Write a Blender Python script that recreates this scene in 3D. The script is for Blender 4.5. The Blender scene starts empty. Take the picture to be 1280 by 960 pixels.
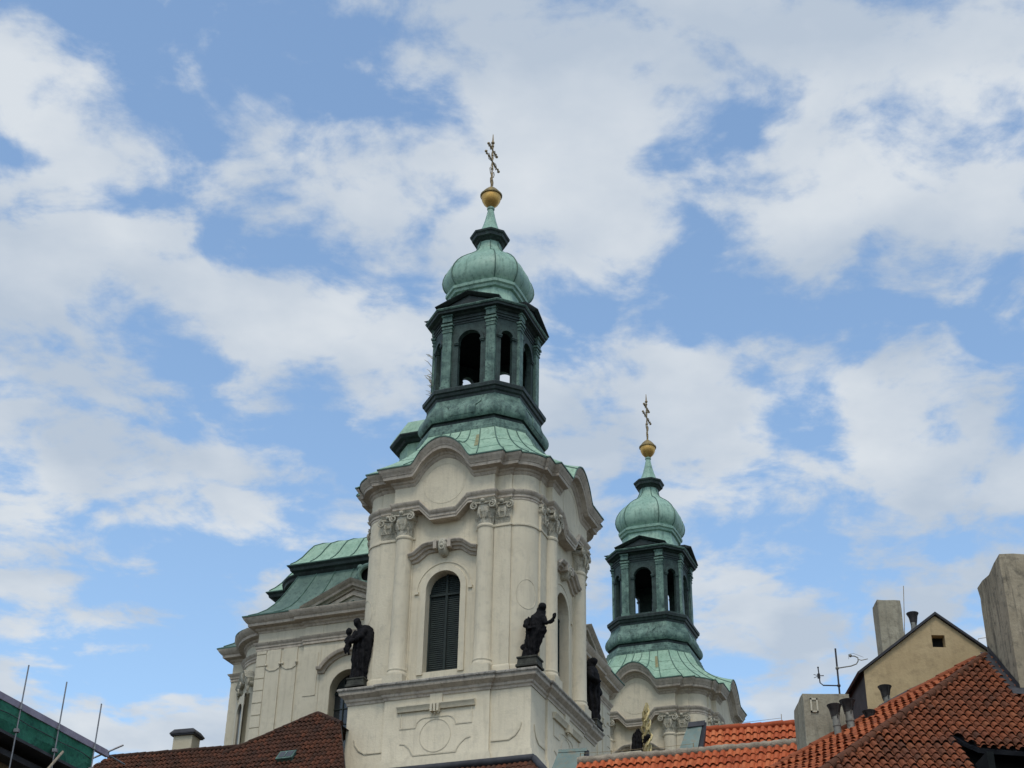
import bpy, bmesh, math, random
from mathutils import Vector, Matrix, noise
R = math.radians
PI = math.pi
sc = bpy.context.scene
col = sc.collection

# ------------------------------------------------------------------ camera
cd = bpy.data.cameras.new('camera'); cam = bpy.data.objects.new('camera', cd); col.objects.link(cam)
sc.camera = cam
cd.sensor_width = 36.0; cd.lens = 36.0*1912.7/1280.0
cd.clip_start = 0.1; cd.clip_end = 6000
PITCH = R(31.12); ROLL = R(-1.18)
f_ = Vector((0, math.cos(PITCH), math.sin(PITCH))); u_ = Vector((0, -math.sin(PITCH), math.cos(PITCH))); r_ = Vector((1, 0, 0))
cr = r_*math.cos(ROLL) - u_*math.sin(ROLL); cu = u_*math.cos(ROLL) + r_*math.sin(ROLL)
cam.matrix_world = Matrix(((cr.x, cu.x, -f_.x, 0), (cr.y, cu.y, -f_.y, 0), (cr.z, cu.z, -f_.z, 0), (0, 0, 0, 1)))

# ------------------------------------------------------------------ light
SUN_AZ, SUN_EL = R(188), R(60)          # azimuth from +Y towards +X: behind the camera, veiled by cloud
sc.view_settings.view_transform = 'Standard'; sc.view_settings.look = 'None'
sc.view_settings.exposure = 0.64; sc.view_settings.gamma = 1.0; sc.view_settings.use_curve_mapping = False
sl = bpy.data.lights.new('sun', 'SUN'); so = bpy.data.objects.new('sun', sl); col.objects.link(so)
sl.energy = 0.85; sl.angle = R(16); sl.color = (1.0, 0.94, 0.85)
sd = Vector((math.sin(SUN_AZ)*math.cos(SUN_EL), math.cos(SUN_AZ)*math.cos(SUN_EL), math.sin(SUN_EL)))
so.rotation_euler = sd.to_track_quat('Z', 'Y').to_euler()
so.location = sd*300

# clouds and blue gaps of the sky, by azimuth / elevation (degrees): centre, 2x2 shape, weight
SKY=[
(-14.83, 42.03, 0.2127, -0.0793, -0.1839, -0.8845, -0.75),
(-9.7, 41.51, 0.3613, -0.1158, -0.1315, -0.7462, -0.6),
(-22.65, 36.84, 0.7598, 0.2124, 0.3061, -1.4397, -0.8),
(-10.97, 34.92, 0.2314, -0.0392, -0.1263, -0.9852, -0.7),
(-17.15, 32.47, 0.4765, -0.3055, -0.218, -0.4288, -0.75),
(-9.35, 36.27, 0.6057, 0.078, 0.0746, -0.8433, -0.3),
(3.17, 33.98, 0.3097, -0.003, -0.0191, -0.8807, -0.75),
(8.67, 35.74, 0.2224, -0.3602, -0.3221, -0.2838, -0.9),
(11.32, 33.34, 0.1941, -0.0187, -0.0763, -0.8021, -0.7),
(16.42, 32.86, 0.2156, -0.0324, -0.164, -1.2145, -0.6),
(6.82, 42.26, 0.707, -0.0394, -0.0675, -1.3341, -0.7),
(10.98, 40.12, 1.0133, 0.6111, 0.2544, -0.7457, -0.6),
(-7.75, 28.51, 0.5991, 0.3126, 0.1901, -0.4712, -0.55),
(-13.9, 30.42, 0.3663, -0.0841, -0.1918, -0.9828, -0.55),
(-12.55, 21.77, 0.5846, 0.3191, 0.1573, -0.3472, -0.7),
(-13.29, 19.56, 0.367, 0.0553, 0.1394, -1.6094, -0.6),
(-9.43, 24.38, 0.5165, 0.0594, 0.0428, -0.5699, -0.5),
(10.66, 26.14, 0.2771, -0.077, -0.1274, -0.5502, -0.8),
(17.97, 24.11, 0.3711, -0.0572, -0.0962, -0.8751, -0.55),
(12.36, 30.16, 0.3578, -0.4026, -0.4264, -0.4739, -0.4),
(4.11, 26.8, 1.1548, -0.021, -0.0057, -0.422, -0.6),
(8.47, 19.84, 0.5452, -0.0327, -0.0235, -0.7034, -0.5),
(10.47, 23.81, 0.3276, -0.1581, -0.3175, -0.7824, -0.35),
(-3.17, 43.42, 0.4959, 0.0337, 0.0291, -0.8707, -0.3),
(2.1, 32.04, 0.5672, 0.0011, -0.0066, -1.1134, -0.4),
(-3.23, 38.47, 0.6586, 0.0415, 0.0314, -0.8465, -0.2),
(20.14, 31.35, 0.5196, -0.0966, -0.1305, -0.8604, -0.25),
(-8.1, 44.24, 0.4102, 0.0546, 0.1318, -1.7599, -0.2),
(-16.54, 19.51, 0.555, -0.105, -0.5756, -2.5458, -0.3),
(22.29, 33.91, 0.513, -0.11, -0.155, -0.8646, -0.3),
(-22.42, 40.92, 0.4657, -0.12, -0.1632, -1.1703, -0.35),
(-18.92, 40.2, 0.5325, -0.2248, -0.3752, -1.5173, -0.3),
(-3.46, 41.97, 0.6081, -0.2516, -0.3702, -1.6493, -0.3),
(15.87, 40.64, 0.6691, 0.1924, 0.1216, -0.8561, -0.35),
(19.7, 37.79, 0.955, 0.2142, 0.0895, -0.6911, -0.25),
(12.39, 43.02, 0.4137, -0.1553, -0.4028, -1.6931, -0.25),
(-18.81, 29.41, 0.441, -0.0754, -0.2158, -1.3239, -0.4),
(-12.52, 35.63, 0.4585, -0.1197, -0.297, -1.6634, -0.3),
(-19.33, 37.51, 0.1548, -0.0435, -0.078, -0.3762, 0.35),
(-20.11, 32.26, 0.4046, -0.064, -0.0869, -0.629, 0.6),
(-11.78, 38.96, 0.5022, 0.397, 0.1628, -0.3243, 0.45),
(-5.89, 38.62, 0.1861, -0.1112, -0.1491, -0.3785, 0.5),
(-9.99, 32.94, 0.1668, 0.0047, -0.0002, -0.6141, 0.45),
(-17.19, 27.76, 0.2051, -0.0378, -0.0698, -0.3615, 0.65),
(-17.64, 22.2, 0.2911, -0.0797, -0.1731, -0.5785, 0.65),
(-17.68, 17.85, 0.3143, -0.0257, -0.1597, -1.0859, 0.65),
(-13.91, 17.82, 0.3768, -0.0106, -0.1127, -1.3982, 0.6),
(-11.61, 18.3, 0.8337, 0.1121, 0.1536, -1.9775, 0.3),
(-10.18, 26.53, 0.4672, 0.0582, 0.0703, -0.8475, 0.55),
(3.57, 36.5, 0.2469, -0.0035, -0.0164, -0.5423, 0.55),
(2.08, 40.63, 0.1725, 0.0004, -0.0118, -0.4265, 0.5),
(13.25, 37.88, 0.1146, -0.0392, -0.0972, -0.3425, 0.34),
(20.51, 39.96, 0.1909, -0.0399, -0.0662, -0.3462, 0.24),
(7.88, 31.76, 0.4346, -0.1152, -0.2108, -1.0213, 0.65),
(15.81, 28.67, 0.1825, -0.1238, -0.2385, -0.4115, 0.55),
(15.81, 26.34, 0.4426, -0.1464, -0.2231, -0.8272, 0.4),
(6.52, 28.69, 0.2784, -0.126, -0.1436, -0.3876, 0.6),
(9.41, 22.26, 0.3154, -0.1469, -0.2086, -0.5278, 0.6),
(15.9, 22.44, 0.406, -0.1312, -0.1956, -0.7503, 0.6),
(13.9, 31.8, 0.2466, -0.0552, -0.2076, -1.1114, 0.35),
(10.11, 19.22, 0.5529, -0.0421, -0.0724, -1.7671, 0.4),
(-10.22, 21.69, 0.8001, 0.0974, 0.0672, -0.8674, 0.35),
(-0.01, 31.42, 0.2377, 0.0056, 0.0004, -0.3341, 0.3),
(16.16, 35.67, 0.183, -0.0277, -0.0811, -0.5671, 0.3)]

def build_world():
    w = bpy.data.worlds.new('World'); sc.world = w; w.use_nodes = True
    nt = w.node_tree; N = nt.nodes; L = nt.links; N.clear()
    def nd(t, **k):
        n = N.new(t)
        for a, b in k.items(): setattr(n, a, b)
        return n
    def sock(i, v):
        if hasattr(v, 'is_linked'): L.new(v, i)
        else: i.default_value = v
    def M(op, a, b=None, c=None, clamp=False):
        n = nd('ShaderNodeMath', operation=op, use_clamp=clamp)
        for i, v in enumerate((a, b, c)):
            if v is not None: sock(n.inputs[i], v)
        return n.outputs[0]
    out = nd('ShaderNodeOutputWorld'); bg = nd('ShaderNodeBackground'); L.new(bg.outputs[0], out.inputs[0])
    sky = nd('ShaderNodeTexSky'); sky.sky_type = 'NISHITA'; sky.sun_disc = False
    sky.sun_elevation = SUN_EL; sky.sun_rotation = SUN_AZ
    sky.air_density = 1.0; sky.dust_density = 1.2; sky.ozone_density = 2.0
    tc = nd('ShaderNodeTexCoord'); sp = nd('ShaderNodeSeparateXYZ'); L.new(tc.outputs['Generated'], sp.inputs[0])
    X, Y, Z = sp.outputs
    az = M('MULTIPLY', M('ARCTAN2', X, Y), 180/PI)
    el = M('MULTIPLY', M('ARCSINE', Z), 180/PI)
    A = nd('ShaderNodeCombineXYZ'); L.new(az, A.inputs[0]); L.new(el, A.inputs[1]); A.inputs[2].default_value = 1.0
    # warp a little so that no cloud has a plain oval edge
    zc = M('MAXIMUM', M('ADD', Z, 0.12), 0.06)
    P = nd('ShaderNodeCombineXYZ'); L.new(M('DIVIDE', X, zc), P.inputs[0]); L.new(M('DIVIDE', Y, zc), P.inputs[1]); P.inputs[2].default_value = 3.7
    wn = nd('ShaderNodeTexNoise'); L.new(P.outputs[0], wn.inputs['Vector']); wn.inputs['Scale'].default_value = 4.5; wn.inputs['Detail'].default_value = 4
    wv = nd('ShaderNodeVectorMath', operation='MULTIPLY_ADD'); L.new(wn.outputs['Color'], wv.inputs[0])
    wv.inputs[1].default_value = (7.0, 5.0, 0); wv.inputs[2].default_value = (-3.5, -2.5, 0)
    Aw = nd('ShaderNodeVectorMath', operation='ADD'); L.new(A.outputs[0], Aw.inputs[0]); L.new(wv.outputs[0], Aw.inputs[1])
    tot = 0.0
    for (a, e, m1, m2, m3, m4, amp) in SKY:
        d1 = nd('ShaderNodeVectorMath', operation='DOT_PRODUCT'); L.new(Aw.outputs[0], d1.inputs[0]); d1.inputs[1].default_value = (m1, m2, -(m1*a+m2*e))
        d2 = nd('ShaderNodeVectorMath', operation='DOT_PRODUCT'); L.new(Aw.outputs[0], d2.inputs[0]); d2.inputs[1].default_value = (m3, m4, -(m3*a+m4*e))
        s = M('MULTIPLY_ADD', d2.outputs['Value'], d2.outputs['Value'], M('MULTIPLY', d1.outputs['Value'], d1.outputs['Value']))
        g = M('POWER', 0.42, s)
        tot = M('MULTIPLY_ADD', g, amp, tot)
    n1 = nd('ShaderNodeTexNoise'); L.new(P.outputs[0], n1.inputs['Vector']); n1.inputs['Scale'].default_value = 3.6
    n1.inputs['Detail'].default_value = 9; n1.inputs['Roughness'].default_value = 0.6; n1.inputs['Distortion'].default_value = 0.25
    n2 = nd('ShaderNodeTexNoise'); L.new(P.outputs[0], n2.inputs['Vector']); n2.inputs['Scale'].default_value = 15.0
    n2.inputs['Detail'].default_value = 8; n2.inputs['Roughness'].default_value = 0.62
    dens = M('ADD', 0.51, M('MULTIPLY', tot, 0.52))
    nm = nd('ShaderNodeTexNoise'); L.new(P.outputs[0], nm.inputs['Vector']); nm.inputs['Scale'].default_value = 8.5
    nm.inputs['Detail'].default_value = 7; nm.inputs['Roughness'].default_value = 0.55; nm.inputs['Distortion'].default_value = 0.4
    dens = M('MULTIPLY_ADD', M('SUBTRACT', nm.outputs[0], 0.5), 2.2, dens)
    dens = M('MULTIPLY_ADD', M('SUBTRACT', n1.outputs[0], 0.5), 1.0, dens)
    dens = M('MULTIPLY_ADD', M('SUBTRACT', n2.outputs[0], 0.5), 1.0, dens)
    mr = nd('ShaderNodeMapRange', interpolation_type='SMOOTHSTEP'); L.new(dens, mr.inputs[0])
    mr.inputs[1].default_value = 0.24; mr.inputs[2].default_value = 0.76
    # the body of a cloud: thicker = a touch greyer underneath, thin edges bright
    n3 = nd('ShaderNodeTexNoise'); L.new(P.outputs[0], n3.inputs['Vector']); n3.inputs['Scale'].default_value = 5.0; n3.inputs['Detail'].default_value = 6
    shade = nd('ShaderNodeMapRange'); L.new(n3.outputs[0], shade.inputs[0]); shade.inputs[1].default_value = 0.36; shade.inputs[2].default_value = 0.66
    cc = nd('ShaderNodeMix', data_type='RGBA'); L.new(shade.outputs[0], cc.inputs[0])
    cc.inputs[6].default_value = CLOUD_DARK; cc.inputs[7].default_value = CLOUD_LIGHT
    sk = nd('ShaderNodeMix', data_type='RGBA', blend_type='MULTIPLY'); sk.inputs[0].default_value = 1.0
    L.new(sky.outputs[0], sk.inputs[6]); sk.inputs[7].default_value = SKY_TINT
    mx = nd('ShaderNodeMix', data_type='RGBA'); L.new(M('MULTIPLY', mr.outputs[0], 0.96), mx.inputs[0])
    L.new(sk.outputs[2], mx.inputs[6]); L.new(cc.outputs[2], mx.inputs[7])
    L.new(mx.outputs[2], bg.inputs[0]); bg.inputs[1].default_value = SKY_STRENGTH
SKY_STRENGTH = 0.1
SKY_TINT = (1.55, 1.6, 1.5, 1)
CLOUD_LIGHT = (4.55, 4.85, 5.15, 1); CLOUD_DARK = (3.15, 3.65, 4.3, 1)
build_world()

# ------------------------------------------------------------------ materials
def rgba(c): return (c[0], c[1], c[2], 1)
def mat(name, c1, c2, scale=1.0, c3=None, streak=None, streak_amt=0.5, rough=0.85, metal=0.0, bump=0.0, bscale=20.0, attr=None, spec=0.3, lo=0.35, hi=0.68):
    m = bpy.data.materials.new(name); m.use_nodes = True
    nt = m.node_tree; N = nt.nodes; L = nt.links
    b = N['Principled BSDF']; b.inputs['Roughness'].default_value = rough; b.inputs['Metallic'].default_value = metal
    b.inputs['Specular IOR Level'].default_value = spec
    g = N.new('ShaderNodeNewGeometry')
    def tex(sc_, vec=None, det=6, rgh=0.6):
        n = N.new('ShaderNodeTexNoise'); L.new(vec or g.outputs['Position'], n.inputs['Vector'])
        n.inputs['Scale'].default_value = sc_; n.inputs['Detail'].default_value = det; n.inputs['Roughness'].default_value = rgh
        return n.outputs[0]
    def rng(v, a, c):
        n = N.new('ShaderNodeMapRange'); L.new(v, n.inputs[0]); n.inputs[1].default_value = a; n.inputs[2].default_value = c
        return n.outputs[0]
    def mix(f, a, c):
        n = N.new('ShaderNodeMix'); n.data_type = 'RGBA'; L.new(f, n.inputs[0])
        for i, v in ((6, a), (7, c)):
            if isinstance(v, tuple): n.inputs[i].default_value = rgba(v)
            else: L.new(v, n.inputs[i])
        return n.outputs[2]
    c = mix(rng(tex(scale), lo, hi), c1, c2)
    if attr:
        an = N.new('ShaderNodeAttribute'); an.attribute_name = attr
        rp = N.new('ShaderNodeValToRGB'); L.new(an.outputs['Fac'], rp.inputs[0])
        stops = c3; rp.color_ramp.elements[0].color = rgba(stops[0]); rp.color_ramp.elements[1].color = rgba(stops[-1])
        for i in range(1, len(stops)-1):
            e = rp.color_ramp.elements.new(i/(len(stops)-1)); e.color = rgba(stops[i])
        mm = N.new('ShaderNodeMix'); mm.data_type = 'RGBA'; mm.inputs[0].default_value = 0.7
        L.new(c, mm.inputs[6]); L.new(rp.outputs[0], mm.inputs[7]); c = mm.outputs[2]
        pt = N.new('ShaderNodeMath'); pt.operation = 'MULTIPLY'; L.new(rng(tex(0.55, None, 7, 0.7), 0.5, 0.68), pt.inputs[0]); pt.inputs[1].default_value = 0.5
        dk = tuple(v*0.35+0.012 for v in c1); c = mix(pt.outputs[0], c, dk)
        p3_ = N.new('ShaderNodeMath'); p3_.operation = 'MULTIPLY'; L.new(rng(tex(6.0, None, 5, 0.7), 0.58, 0.74), p3_.inputs[0]); p3_.inputs[1].default_value = 0.22
        c = mix(p3_.outputs[0], c, (0.10, 0.09, 0.065))
    elif c3:
        c = mix(rng(tex(scale*4.3), 0.52, 0.72), c, c3)
    if streak:
        mp = N.new('ShaderNodeMapping'); L.new(g.outputs['Position'], mp.inputs[0]); mp.inputs['Scale'].default_value = (3.2, 3.2, 0.28)
        s = rng(tex(1.6, mp.outputs[0], 5, 0.7), 0.5, 0.78)
        mu = N.new('ShaderNodeMath'); mu.operation = 'MULTIPLY'; L.new(s, mu.inputs[0]); mu.inputs[1].default_value = streak_amt
        c = mix(mu.outputs[0], c, streak)
    L.new(c, b.inputs['Base Color'])
    if bump:
        bn = N.new('ShaderNodeBump'); bn.inputs['Strength'].default_value = bump; bn.inputs['Distance'].default_value = 0.05
        L.new(tex(bscale, None, 5), bn.inputs['Height']); L.new(bn.outputs[0], b.inputs['Normal'])
    return m
STUCCO = mat('cream_stucco', (0.575, 0.51, 0.38), (0.645, 0.575, 0.43), 0.6, c3=(0.525, 0.47, 0.355), streak=(0.34, 0.295, 0.215), streak_amt=0.42, rough=0.93, bump=0.3, bscale=9)
STUCCO2 = mat('nave_stucco', (0.53, 0.48, 0.365), (0.595, 0.54, 0.415), 0.6, c3=(0.49, 0.445, 0.34), streak=(0.32, 0.285, 0.21), streak_amt=0.45, rough=0.93, bump=0.3, bscale=9)
STONE = mat('cornice_stone', (0.40, 0.345, 0.275), (0.52, 0.455, 0.365), 1.6, c3=(0.30, 0.255, 0.20), streak=(0.16, 0.135, 0.11), streak_amt=0.65, rough=0.9, bump=0.35, bscale=12)
GRIME = mat('weathered_ledge', (0.25, 0.23, 0.20), (0.40, 0.37, 0.31), 1.7, c3=(0.11, 0.105, 0.10), streak=(0.09, 0.085, 0.08), streak_amt=0.8, rough=0.95, bump=0.4, bscale=14)
ORN = mat('carved_stone', (0.38, 0.35, 0.265), (0.54, 0.50, 0.40), 3.5, c3=(0.15, 0.135, 0.11), rough=0.9, bump=0.5, bscale=16)
COPPER = mat('patina_copper', (0.235, 0.375, 0.27), (0.345, 0.49, 0.36), 1.3, c3=(0.19, 0.30, 0.21), streak=(0.10, 0.15, 0.105), streak_amt=0.7, rough=0.6, bump=0.15, bscale=5)
COPPERM = mat('aged_patina_copper', (0.05, 0.098, 0.082), (0.185, 0.29, 0.23), 1.7, c3=(0.03, 0.055, 0.048), streak=(0.015, 0.028, 0.026), streak_amt=0.9, rough=0.6, bump=0.2, bscale=6)
COPPERO = mat('onion_patina_copper', (0.22, 0.365, 0.285), (0.32, 0.47, 0.37), 1.0, c3=(0.15, 0.255, 0.20), streak=(0.05, 0.09, 0.075), streak_amt=0.75, rough=0.5, bump=0.15, bscale=5)
BROWNED = mat('browned_copper', (0.20, 0.165, 0.075), (0.26, 0.25, 0.13), 2.5, c3=(0.22, 0.33, 0.22), rough=0.6)
COPPERN = mat('shade_darkened_copper', (0.075, 0.13, 0.105), (0.135, 0.205, 0.165), 1.2, c3=(0.05, 0.085, 0.07), streak=(0.04, 0.07, 0.06), streak_amt=0.6, rough=0.6, bump=0.15, bscale=5)  # darker copper for the lower slope; shade under the roof cornice put into colour
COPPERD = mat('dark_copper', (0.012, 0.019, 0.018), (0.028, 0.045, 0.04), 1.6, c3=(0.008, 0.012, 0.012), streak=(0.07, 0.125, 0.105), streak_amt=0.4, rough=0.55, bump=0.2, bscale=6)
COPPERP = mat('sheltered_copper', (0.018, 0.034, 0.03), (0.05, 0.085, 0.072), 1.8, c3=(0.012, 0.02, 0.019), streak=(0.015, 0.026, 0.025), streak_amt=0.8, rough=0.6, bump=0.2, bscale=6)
SEAM = mat('copper_seam', (0.05, 0.10, 0.08), (0.10, 0.18, 0.14), 2.0, rough=0.6)
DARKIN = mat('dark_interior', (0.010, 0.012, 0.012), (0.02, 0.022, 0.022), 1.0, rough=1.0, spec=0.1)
SHUT = mat('dark_green_shutter', (0.014, 0.022, 0.021), (0.026, 0.037, 0.033), 3.0, c3=(0.034, 0.037, 0.032), rough=0.75)
BRONZE = mat('blackened_stone', (0.006, 0.006, 0.007), (0.014, 0.013, 0.014), 3.0, c3=(0.022, 0.02, 0.02), rough=0.9, spec=0.15)
PLINTH = mat('mossy_dark_stone', (0.03, 0.03, 0.025), (0.075, 0.075, 0.06), 3.0, c3=(0.02, 0.02, 0.018), rough=0.95)
GOLD = mat('gilding', (0.60, 0.35, 0.10), (0.70, 0.43, 0.14), 3.0, c3=(0.42, 0.24, 0.08), rough=0.45, metal=0.8)
GOLDP = mat('pale_worn_gilding', (0.40, 0.33, 0.16), (0.56, 0.47, 0.25), 5.0, c3=(0.26, 0.20, 0.09), rough=0.55, metal=0.35)
GOLDD = mat('tarnished_gilding', (0.20, 0.15, 0.07), (0.34, 0.25, 0.10), 3.0, c3=(0.10, 0.09, 0.06), rough=0.5, metal=0.5)
IRON = mat('dull_gilded_iron', (0.20, 0.15, 0.09), (0.36, 0.27, 0.14), 8.0, rough=0.6, metal=0.4)
GLASS = mat('dark_window_glass', (0.012, 0.016, 0.018), (0.03, 0.036, 0.04), 2.0, rough=0.12, spec=0.6)
TILE_OR = mat('orange_roof_tile', (0.38, 0.085, 0.028), (0.47, 0.12, 0.045), 1.2, c3=[(0.32, 0.06, 0.02), (0.46, 0.105, 0.036), (0.56, 0.17, 0.065), (0.40, 0.075, 0.026)], attr='rnd', rough=0.85, bump=0.2, bscale=30)
TILE_MD = mat('red_brown_tile', (0.27, 0.072, 0.026), (0.38, 0.10, 0.036), 1.0, c3=[(0.20, 0.055, 0.022), (0.34, 0.09, 0.032), (0.43, 0.125, 0.045), (0.28, 0.07, 0.026)], attr='rnd', rough=0.88, bump=0.3, bscale=25)
TILE_BR = mat('weathered_red_tile', (0.12, 0.04, 0.016), (0.23, 0.072, 0.026), 0.9, c3=[(0.07, 0.028, 0.014), (0.18, 0.052, 0.02), (0.27, 0.075, 0.028), (0.13, 0.042, 0.018), (0.21, 0.055, 0.02), (0.24, 0.08, 0.032)], attr='rnd', rough=0.9, bump=0.3, bscale=25)
TILE_DK = mat('dark_mossy_tile', (0.055, 0.022, 0.012), (0.10, 0.036, 0.018), 0.8, c3=[(0.034, 0.018, 0.011), (0.075, 0.029, 0.015), (0.14, 0.046, 0.021), (0.055, 0.027, 0.015), (0.10, 0.033, 0.016)], attr='rnd', rough=0.92, bump=0.3, bscale=25)
MORTAR = mat('ridge_mortar', (0.24, 0.20, 0.15), (0.38, 0.32, 0.24), 2.5, c3=(0.16, 0.13, 0.10), rough=0.95, bump=0.5, bscale=18)
TAN = mat('ochre_render', (0.42, 0.315, 0.175), (0.50, 0.385, 0.22), 0.8, c3=(0.35, 0.265, 0.15), streak=(0.30, 0.225, 0.125), streak_amt=0.35, rough=0.95, bump=0.3, bscale=10)
CONC = mat('grey_chimney_render', (0.27, 0.24, 0.175), (0.37, 0.335, 0.25), 1.4, c3=(0.21, 0.185, 0.135), streak=(0.09, 0.085, 0.07), streak_amt=0.7, rough=0.95, bump=0.4, bscale=10)
CONCB = mat('stained_chimney_render', (0.27, 0.225, 0.155), (0.39, 0.33, 0.235), 0.9, c3=(0.15, 0.13, 0.095), streak=(0.03, 0.03, 0.027), streak_amt=0.95, rough=0.95, bump=0.4, bscale=8)
WALLC = mat('pale_house_render', (0.48, 0.42, 0.30), (0.55, 0.49, 0.36), 0.8, rough=0.95, bump=0.2, bscale=10)
TIN = mat('painted_sheet_metal', (0.13, 0.185, 0.165), (0.19, 0.25, 0.22), 1.6, c3=(0.22, 0.19, 0.13), streak=(0.25, 0.22, 0.16), streak_amt=0.4, rough=0.6, bump=0.1)
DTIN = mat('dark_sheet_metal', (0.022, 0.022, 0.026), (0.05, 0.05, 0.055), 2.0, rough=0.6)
PIPE = mat('galvanised_pipe', (0.16, 0.155, 0.135), (0.27, 0.26, 0.22), 3.0, c3=(0.12, 0.11, 0.09), rough=0.6, metal=0.2)
SOOT = mat('sooty_metal', (0.018, 0.017, 0.017), (0.05, 0.045, 0.042), 4.0, rough=0.8)
NET = mat('green_scaffold_net', (0.022, 0.125, 0.08), (0.042, 0.20, 0.125), 2.6, c3=(0.018, 0.08, 0.062), rough=0.9, bump=0.4, bscale=6)
BRICK = mat('old_brown_wall', (0.12, 0.085, 0.045), (0.2, 0.14, 0.08), 1.5, c3=(0.075, 0.06, 0.04), rough=0.95, bump=0.5, bscale=12)
POLE = mat('steel_scaffold_tube', (0.16, 0.16, 0.17), (0.26, 0.26, 0.27), 6.0, rough=0.5, metal=0.5)
RAIL = mat('lilac_grey_boards', (0.22, 0.19, 0.24), (0.32, 0.28, 0.34), 3.0, rough=0.8)
COBBLE = mat('cobbled_ground', (0.055, 0.052, 0.05), (0.085, 0.08, 0.075), 2.0, c3=(0.04, 0.04, 0.04), rough=0.9, bump=0.6, bscale=7)

# ------------------------------------------------------------------ mesh helpers
class MB:
    def __init__(s): s.v = []; s.f = []; s.m = []; s.hard = []; s.flat = False
    def add(s, vs, fs, mi=0):
        o = len(s.v); s.v += [tuple(p) for p in vs]
        for f in fs: s.f.append([i+o for i in f]); s.m.append(mi); s.hard.append(s.flat)
    def quad(s, a, b, c, d, mi=0): s.add([a, b, c, d], [(0, 1, 2, 3)], mi)
    def box(s, x0, x1, y0, y1, z0, z1, mi=0, fr=None):
        vs = [(x, y, z) for z in (z0, z1) for y in (y0, y1) for x in (x0, x1)]
        if fr: vs = [fr(*p) for p in vs]
        s.add(vs, [(0, 2, 3, 1), (4, 5, 7, 6), (0, 1, 5, 4), (1, 3, 7, 5), (3, 2, 6, 7), (2, 0, 4, 6)], mi)
    def tube(s, pts, r, n=8, mi=0, cap=True):
        pts = [Vector(p) for p in pts]; rs = r if isinstance(r, (list, tuple)) else [r]*len(pts)
        vs = []; up = None
        for i, p in enumerate(pts):
            t = (pts[min(i+1, len(pts)-1)] - pts[max(i-1, 0)]).normalized()
            if up is None:
                up = t.orthogonal().normalized()
            up = (up - t*up.dot(t)).normalized(); sd_ = t.cross(up)
            for k in range(n):
                a = 2*PI*k/n; vs.append(p + (up*math.cos(a) + sd_*math.sin(a))*rs[i])
        fs = []
        for i in range(len(pts)-1):
            for k in range(n): fs.append((i*n+k, i*n+(k+1) % n, (i+1)*n+(k+1) % n, (i+1)*n+k))
        if cap: fs.append(tuple(range(n-1, -1, -1))); fs.append(tuple(range((len(pts)-1)*n, len(pts)*n)))
        s.add(vs, fs, mi)
    def lathe(s, prof, c=(0, 0), n=24, mi=0, a0=0.0, a1=2*PI, capb=True, capt=True):
        full = abs(a1-a0-2*PI) < 1e-6; k_ = n if full else n+1
        vs = []
        for (r, z) in prof:
            for k in range(k_):
                a = a0+(a1-a0)*k/n; vs.append((c[0]+r*math.cos(a), c[1]+r*math.sin(a), z))
        fs = []
        for i in range(len(prof)-1):
            for k in range(n):
                j = (k+1) % k_; fs.append((i*k_+k, i*k_+j, (i+1)*k_+j, (i+1)*k_+k))
        if full and capb: fs.append(tuple(range(n-1, -1, -1)))
        if full and capt: fs.append(tuple(range((len(prof)-1)*n, len(prof)*n)))
        s.add(vs, fs, mi)
    def rings(s, rings, mi=0, capb=True, capt=True, closed=True):
        n = len(rings[0]); vs = [p for r in rings for p in r]; fs = []
        for i in range(len(rings)-1):
            for k in range(n if closed else n-1):
                j = (k+1) % n; fs.append((i*n+k, i*n+j, (i+1)*n+j, (i+1)*n+k))
        if capb: fs.append(tuple(range(n-1, -1, -1)))
        if capt: fs.append(tuple(range((len(rings)-1)*n, len(rings)*n)))
        s.add(vs, fs, mi)
    def ball(s, c, r, n=10, mi=0, sc_=(1, 1, 1)):
        pr = [(max(r*math.sin(PI*i/n), 1e-4), -r*math.cos(PI*i/n)) for i in range(n+1)]
        o = len(s.v); s.lathe(pr, n=n+2, mi=mi)
        for i in range(o, len(s.v)):
            p = s.v[i]; s.v[i] = (c[0]+p[0]*sc_[0], c[1]+p[1]*sc_[1], c[2]+p[2]*sc_[2])
    def build(s, name, mats, parent=None, smooth=None, loc=None):
        me = bpy.data.meshes.new(name); me.from_pydata(s.v, [], s.f)
        for m in (mats if isinstance(mats, (list, tuple)) else [mats]): me.materials.append(m)
        me.polygons.foreach_set('material_index', s.m)
        bm = bmesh.new(); bm.from_mesh(me)
        if smooth:
            for f, h in zip(bm.faces, s.hard): f.smooth = not h
        bmesh.ops.remove_doubles(bm, verts=bm.verts, dist=0.0005)
        bmesh.ops.recalc_face_normals(bm, faces=bm.faces); bm.to_mesh(me); bm.free()
        if smooth:
            keep = [p.use_smooth for p in me.polygons]; me.set_sharp_from_angle(angle=R(smooth)); me.polygons.foreach_set('use_smooth', keep)
        o = bpy.data.objects.new(name, me); col.objects.link(o)
        if parent: o.parent = parent
        if loc: o.location = loc
        return o
def tag(o, label=None, cat=None, group=None, kind=None):
    if label: o['label'] = label
    if cat: o['category'] = cat
    if group: o['group'] = group
    if kind: o['kind'] = kind
    return o
def empty(name, loc=(0, 0, 0), rz=0.0, parent=None):
    o = bpy.data.objects.new(name, None); col.objects.link(o); o.location = loc; o.rotation_euler = (0, 0, rz)
    o.empty_display_size = 0.5
    if parent: o.parent = parent
    return o
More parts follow.
